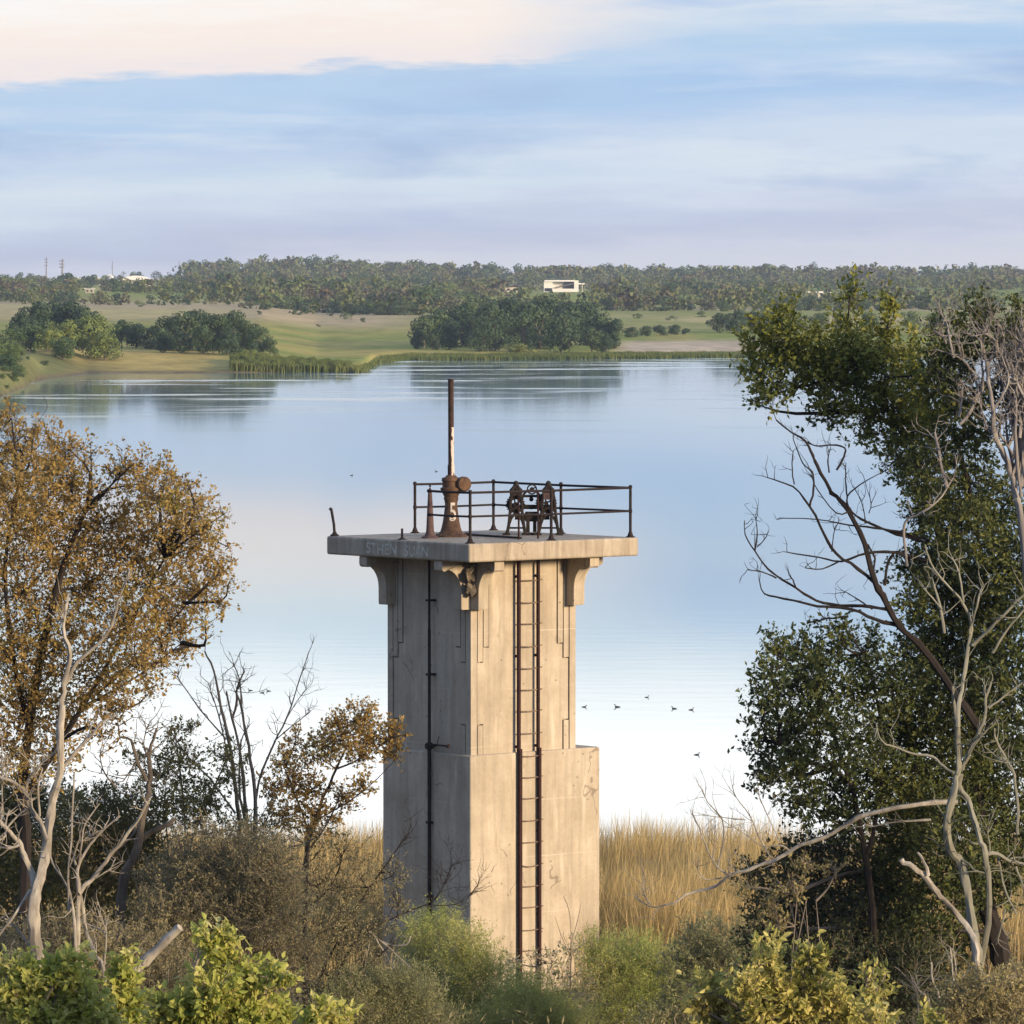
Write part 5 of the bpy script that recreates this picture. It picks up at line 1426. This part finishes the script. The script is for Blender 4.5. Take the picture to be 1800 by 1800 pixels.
# white house with a dark gable on the hill
g = GP(985, 3060)
wh = empty('white_house', g, 'large white house with dark openings on the hillside above the middle grove', 'house')
m = MB()
m.box(g + np.array([-6.6, 0, 2.6]), (2.4, 0, 0), (0, 4, 0), (0, 0, 3.6)); m.box(g + np.array([0, 2.2, 2.6]), (9, 0, 0), (0, 2, 0), (0, 0, 3.4)); m.box(g + np.array([8.6, -.4, 2.6]), (1.2, 0, 0), (0, 3.4, 0), (0, 0, 3.8)); m.box(g + np.array([1.6, -3.6, .8]), (5.8, 0, 0), (0, .5, 0), (0, 0, 1.1)); m.build('wall', M_WHITE, wh)
m = MB(); m.box(g + np.array([-.4, -.4, 6.15]), (8.3, 0, 0), (0, 4.7, 0), (0, 0, .42)); m.box(g + np.array([10.6, 1, 4.6]), (2.6, 0, 0), (0, 3, 0), (0, 0, .3)); m.build('roof', M_WROOF, wh)
m = MB(); m.prism([(-4.4, 0), (5.4, 2.6), (5.4, 3.2), (-4.4, .6)], g + np.array([1.6, -4.3, 1.9]), (1, 0, 0), (0, 0, 1), (0, 4, 0)); m.build('porch_roof', M_ROOF, wh)
m = MB(); m.box(g + np.array([4.6, -.3, 3.0]), (2.6, 0, 0), (0, .3, 0), (0, 0, 2.6)); m.build('doorway', M_GLASS, wh)
for x in (-7.4, -5.8):
    m = MB(); m.box(g + np.array([x, -4.05, 1.3]), (1.2, 0, 0), (0, .06, 0), (0, 0, .9)); m.build('window', M_GLASS, wh)

# arched white barn
g = GP(241, 3420)
ba = empty('arched_barn', g, 'white barn with a curved roof among the distant trees at the left', 'barn')
arc = [(8.2 * math.cos(a), 2.6 + 2.6 * math.sin(a)) for a in np.linspace(0, math.pi, 13)]
m = MB(); m.prism([(8.2, 2.6)] + arc[1:-1] + [(-8.2, 2.6)] , g + np.array([0, -6, 1.0]), (1, 0, 0), (0, 0, 1), (0, 14, 0)); m.build('roof', M_WROOF, ba)
m = MB(); m.box(g + np.array([0, 1.2, 1.7]), (7.4, 0, 0), (0, 5.8, 0), (0, 0, 1.85)); m.build('wall', M_CREAM, ba)
m = MB(); m.box(g + np.array([1.5, -4.65, 1.5]), (3.4, 0, 0), (0, .08, 0), (0, 0, 1.5)); m.build('door', M_ROOF, ba)

house('long_shed', 'long low white shed on the skyline at the far left', 148, 3900, 27, 12, 3.5, 2.0, M_WROOF, M_WROOF, 6, 'shed', gable=False)
house('low_building', 'low white roofed building half hidden by the top of the dark tree', 1432, 2550, 13, 8, 2.4, .7, M_CREAM, M_WROOF, 3, 'building', gable=False)
for px, Y, w, lb in [(127, 2960, 6.0, 'pale trailer leftmost among the distant trees'), (222, 2900, 5.6, 'pale cream trailer below the arched barn'), (283, 2900, 6.2, 'cream trailer right below the arched barn'), (325, 2900, 5.5, 'dull tan trailer third to the right below the barn'), (357, 2900, 5.0, 'dull tan trailer rightmost of the row below the barn'), (159, 2330, 3.4, 'tiny pale shed above the left grove')]:
    house('trailer', lb, px, Y, w, 3, 1.7, .25, M_CREAM, M_WROOF, 2, 'trailer', gable=False)
for px, Y, w, lb in [(905, 3000, 10, 'long grey green roof left of the white house'), (1290, 3450, 9, 'grey roofed house in the trees right of the pale pole'), (1180, 3350, 10, 'low grey house behind the pale pole')]:
    house('far_house', lb, px, Y, w, 7, 2.6, 1.4, M_CREAM, M_STEEL, 3, 'house')

for px, Y, lb, rr in [(193, 3800, 'white round water tank on the left skyline', 3.0), (197, 3300, 'small white tank below the round water tank', 1.9), (386, 3200, 'small white tank in the trees left of the skyline snag', 1.6)]:
    g = GP(px, Y); t_ = empty('water_tank', g, lb, 'tank')
    m = MB(); m.lathe(g + Zv * 4.5, [(0, -rr), (rr * .7, -rr * .7), (rr, 0), (rr * .7, rr * .7), (0, rr)], 16); m.build('tank', M_WHITE, t_)
    m = MB()
    for k in range(4):
        a = k * 1.571 + .4; e = np.array([math.cos(a), math.sin(a), 0]) * rr * .7
        m.tube([g + e - Zv * .5, g + e + Zv * (4.8 - rr * .5)], .16, 6)
    m.build('tank_legs', M_STEEL, t_)


def mast(px, Y, ytop, r, lb, arms=0):
    g = GP(px, Y); top = P(px, ytop, Y); t_ = empty('radio_mast', g, lb, 'mast')
    m = MB(); m.tube([g - Zv, (g + top) / 2, top], [r, r * .8, r * .5], 6); m.build('mast', M_STEEL, t_)
    m = MB()
    for k in range(3):
        h = top[2] - 1.5 - k * 2.2; m.tube([(g[0] - r * 2.2, g[1], h), (g[0] + r * 2.2, g[1], h)], r * .5, 5)
    m.build('crossbar', M_STEEL, t_)
mast(82, 4000, 452, .55, 'thin tall mast leftmost on the skyline')
mast(110, 4000, 455, .8, 'thicker dark mast second from the left on the skyline')
mast(198, 4050, 458, .3, 'very thin mast above the round water tank')
mast(315, 4050, 458, .25, 'faint thin mast right of the arched barn')
g = GP(443, 4030); sn = empty('skyline_frame', g, 'small bent metal frame standing above the skyline trees', 'frame')
m = MB()
top = P(440, 456, 4030)
m.tube([g, top], .45, 6); m.tube([top, top + np.array([-2.2, 0, .6])], .4, 6); m.tube([top, top + np.array([2.6, 0, -.4]), top + np.array([2.8, 0, -3.5])], .4, 6); m.build('frame', M_STEEL, sn)
for px, Y, yt, lb in [(1093, 2750, 496, 'pale tall utility pole right of the white house'), (1023, 2900, 498, 'short pale utility pole beside the white house')]:
    g = GP(px, Y); top = P(px, yt, Y); t_ = empty('utility_pole', g, lb, 'utility pole')
    m = MB(); m.tube([g - Zv, top], [.42, .34], 8); m.build('pole', M_POLE, t_)
    m = MB(); m.box(top - Zv * .6, (1.0, 0, 0), (0, .1, 0), (0, 0, .12)); m.build('crossarm', M_POLE, t_)

# ------------------------------------------------------------------ ducks on the lake
M_DUCK = flat_mat('dark_brown_plumage', (.045, .036, .028), var=.3, scale=20)


def duck(px, py, lb, rot, grp=None, s=1.0):
    p = PZ(px, py, 0)
    m = MB()
    m.lathe((-.22, 0, .06), [(.0, -.06), (.03, -.02), (.075, .06), (.105, .17), (.11, .28), (.085, .38), (.04, .44), (0, .46)], 12, axis=(1, 0, .06))
    m.tube(smooth3(np.array([(.14, 0, .10), (.2, 0, .2), (.2, 0, .27), (.235, 0, .30)])), [.055, .05, .042, .037, .036, .037, .04, .045, .045, .04][:10], 8)
    m.lathe((.20, 0, .30), [(0, -.01), (.04, .01), (.05, .045), (.035, .09), (.018, .11), (.02, .16), (0, .165)], 8, axis=(1, 0, -.12))
    m.tube([(-.22, 0, .09), (-.32, 0, .14)], [.05, .012], 6)
    o = m.build('duck', M_DUCK)
    o.location = tuple(p + np.array([0, 0, -.02])); o.rotation_euler = (0, 0, rot); o.scale = (s * .42,) * 3
    tag(o, lb, 'duck', grp)


for i, (px, py, lb, s_) in enumerate([(1027, 1243, 'dark duck on the water close to the tower right side', .75), (1085, 1243, 'dark duck alone on the white water, second from the tower', .9), (1137, 1226, 'faint duck swimming farther out than its neighbours', .7),
                                 (1185, 1246, 'duck on the water, left one of the right hand pair', .85), (1215, 1248, 'duck on the water, right one of the right hand pair', .8), (1225, 1327, 'duck nearest the shore, below the right hand pair', .8),
                                 (440, 1214, 'duck left of the tower, leftmost of the three behind the dead stems', .75), (461, 1218, 'duck left of the tower, middle of the three', .75), (472, 1215, 'duck left of the tower, right one of the three', .75),
                                 (618, 836, 'far duck out on the blue water left of the stem pipe', 1.0), (767, 829, 'far duck just left of the stem pipe', 1.0)]):
    duck(px, py, lb, (0, 3.1, .3, 2.8, .2, 0, 3.0, .1, 3.1, .2, 3.0)[i], None, s_)

# ------------------------------------------------------------------ haze
mb = MB(); mb.box((0, 2500, 24), (3600, 0, 0), (0, 2700, 0), (0, 0, 28))
hz = mb.build('haze', None, origin=(0, 2500, 24))
hm = bpy.data.materials.new('thin_haze'); hm.use_nodes = True
nt = hm.node_tree; nt.nodes.clear()
ou = nt.nodes.new('ShaderNodeOutputMaterial'); pv = nt.nodes.new('ShaderNodeVolumePrincipled')
pv.inputs['Color'].default_value = (.72, .83, 1.0, 1); pv.inputs['Density'].default_value = 7e-5; pv.inputs['Anisotropy'].default_value = .2
nt.links.new(pv.outputs[0], ou.inputs['Volume'])
hz.data.materials.append(hm)
tag(hz, kind='stuff')

# ------------------------------------------------------------------ sky and sun
SUN_DIR = unit(np.array([.80, -.60, .0])); SUN_EL = math.radians(10)
w = bpy.data.worlds.new('World'); SC.world = w; w.use_nodes = True
nt = w.node_tree; nt.nodes.clear(); t = NT(nt)
tc = t.n('ShaderNodeTexCoord').outputs['Generated']
sky = t.n('ShaderNodeTexSky', sky_type='NISHITA', sun_disc=False)
sky.sun_elevation = SUN_EL
sky.sun_rotation = math.atan2(SUN_DIR[0], SUN_DIR[1])
sky.altitude = 300; sky.air_density = 1.0; sky.dust_density = 1.5
bg1 = t.n('ShaderNodeBackground'); t.l(sky.outputs[0], bg1.inputs[0]); bg1.inputs[1].default_value = .10
sep = t.n('ShaderNodeSeparateXYZ'); t.l(tc, sep.inputs[0])
X_, Y_, E_ = sep.outputs
n_a = t.noise(t.scalevec(tc, (7, 7, 60)), 1.0, 6, .6)
n_b = t.noise(t.scalevec(tc, (26, 26, 190)), 1.0, 7, .66)
n_c = t.noise(t.scalevec(tc, (3, 3, 14)), 1.0, 3, .5)
el = t.math('SUBTRACT', E_, t.math('MULTIPLY', X_, .045))
el = t.math('ADD', el, t.math('MULTIPLY_ADD', n_a, .016, -.008))
el = t.math('ADD', el, t.math('MULTIPLY_ADD', n_b, .013, -.0065))
MX = .13
fac = t.math('DIVIDE', el, MX, clamp=True)
def stops(lst): return [(e / MX, srgb(*c[:3], *(c[3:] or (1,)))) for e, c in lst]
left = t.ramp(fac, stops([(.0, (228, 230, 240)), (.0045, (222, 226, 241)), (.0095, (199, 208, 233)), (.0145, (206, 219, 242)), (.019, (214, 230, 245)), (.0245, (198, 217, 243)), (.031, (176, 207, 242)), (.039, (188, 214, 243)), (.0412, (246, 237, 238)),
                          (.0475, (255, 242, 235)), (.0525, (246, 242, 240, 1.1)), (.057, (234, 240, 244, 1.1)), (.0625, (196, 222, 242, 1.2)), (.070, (240, 245, 246, 1.5)), (.085, (255, 254, 251, 2.0)), (.105, (255, 255, 255, 2.1)), (.13, (250, 252, 255, 1.3))]))
right = t.ramp(fac, stops([(.0, (228, 230, 240)), (.0045, (220, 225, 242)), (.0095, (197, 207, 233)), (.0145, (203, 215, 241)), (.0185, (214, 229, 246)), (.0235, (208, 224, 245)), (.029, (181, 209, 243)), (.0345, (170, 203, 242)), (.042, (182, 211, 242)),
                           (.0475, (212, 226, 243)), (.050, (182, 206, 241)), (.057, (178, 208, 240, 1.15)), (.063, (208, 226, 242, 1.25)), (.070, (244, 248, 248, 1.5)), (.085, (255, 254, 251, 2.0)), (.105, (255, 255, 255, 2.1)), (.13, (250, 252, 255, 1.3))]))
lr = t.math('MULTIPLY_ADD', X_, 26.0, .12)
lr = t.math('ADD', lr, t.math('MULTIPLY_ADD', n_a, .9, -.45), clamp=True)
cl = t.mix(lr, left, right)
n_w = t.noise(t.scalevec(tc, (9, 9, 105)), 1.0, 7, .62, )
n_v = t.noise(t.scalevec(tc, (14, 14, 70)), 1.3, 6, .6)
low = t.math('MULTIPLY', t.math('MULTIPLY_ADD', el, 120.0, -.9, clamp=True), t.math('MULTIPLY_ADD', el, -130.0, 5.4, clamp=True))
cl = t.mix(t.math('MULTIPLY', t.math('MULTIPLY_ADD', n_w, 6.0, -2.9, clamp=True), t.math('MULTIPLY', low, .75)), cl, srgb(226, 236, 248))
cl = t.mix(t.math('MULTIPLY', t.math('MULTIPLY_ADD', n_v, 6.0, -3.0, clamp=True), t.math('MULTIPLY', low, .7)), cl, srgb(168, 193, 230))
trp = t.math('MULTIPLY', t.math('MULTIPLY_ADD', X_, 30.0, -1.2, clamp=True), t.math('MULTIPLY_ADD', E_, 140.0, -6.1, clamp=True))
cl = t.mix(t.math('MULTIPLY', trp, t.math('MULTIPLY_ADD', n_w, 7.0, -3.6, clamp=True)), cl, srgb(250, 246, 246))
bg2 = t.n('ShaderNodeBackground'); t.l(cl, bg2.inputs[0]); bg2.inputs[1].default_value = .80
upc = t.ramp(n_c, [(.35, srgb(138, 176, 240)), (.55, srgb(188, 211, 248)), (.75, srgb(226, 235, 250))])
bg3 = t.n('ShaderNodeBackground'); t.l(upc, bg3.inputs[0]); t.l(t.math('MULTIPLY_ADD', X_, .16, .72), bg3.inputs[1])
hi = t.math('MAXIMUM', t.math('MULTIPLY_ADD', E_, 1 / .12, -.12 / .12, clamp=True), t.math('MULTIPLY_ADD', Y_, -2.0, 1.2, clamp=True))
m1 = t.n('ShaderNodeMixShader'); t.l(hi, m1.inputs[0]); t.l(bg2.outputs[0], m1.inputs[1]); t.l(bg3.outputs[0], m1.inputs[2])
m2_ = t.n('ShaderNodeMixShader'); m2_.inputs[0].default_value = .93; t.l(bg1.outputs[0], m2_.inputs[1]); t.l(m1.outputs[0], m2_.inputs[2])
wo = t.n('ShaderNodeOutputWorld'); t.l(m2_.outputs[0], wo.inputs[0])

sd = bpy.data.lights.new('sun', 'SUN'); sd.energy = 5.0; sd.angle = math.radians(9.0); sd.color = (1.0, .755, .475)
so = bpy.data.objects.new('sun', sd); COL.objects.link(so)
dv = Vector((SUN_DIR[0] * math.cos(SUN_EL), SUN_DIR[1] * math.cos(SUN_EL), math.sin(SUN_EL)))
so.rotation_euler = dv.to_track_quat('Z', 'Y').to_euler()
so.location = (30, -20, 60)

# ------------------------------------------------------------------ render settings
SC.view_settings.view_transform = 'Standard'; SC.view_settings.look = 'None'
SC.view_settings.exposure = 0.35; SC.view_settings.gamma = 1.0
SC.cycles.use_denoising = True
SC.cycles.max_bounces = 6; SC.cycles.diffuse_bounces = 3; SC.cycles.glossy_bounces = 3; SC.cycles.transmission_bounces = 3; SC.cycles.volume_bounces = 0; SC.cycles.transparent_max_bounces = 8
SC.cycles.sample_clamp_indirect = 6.0
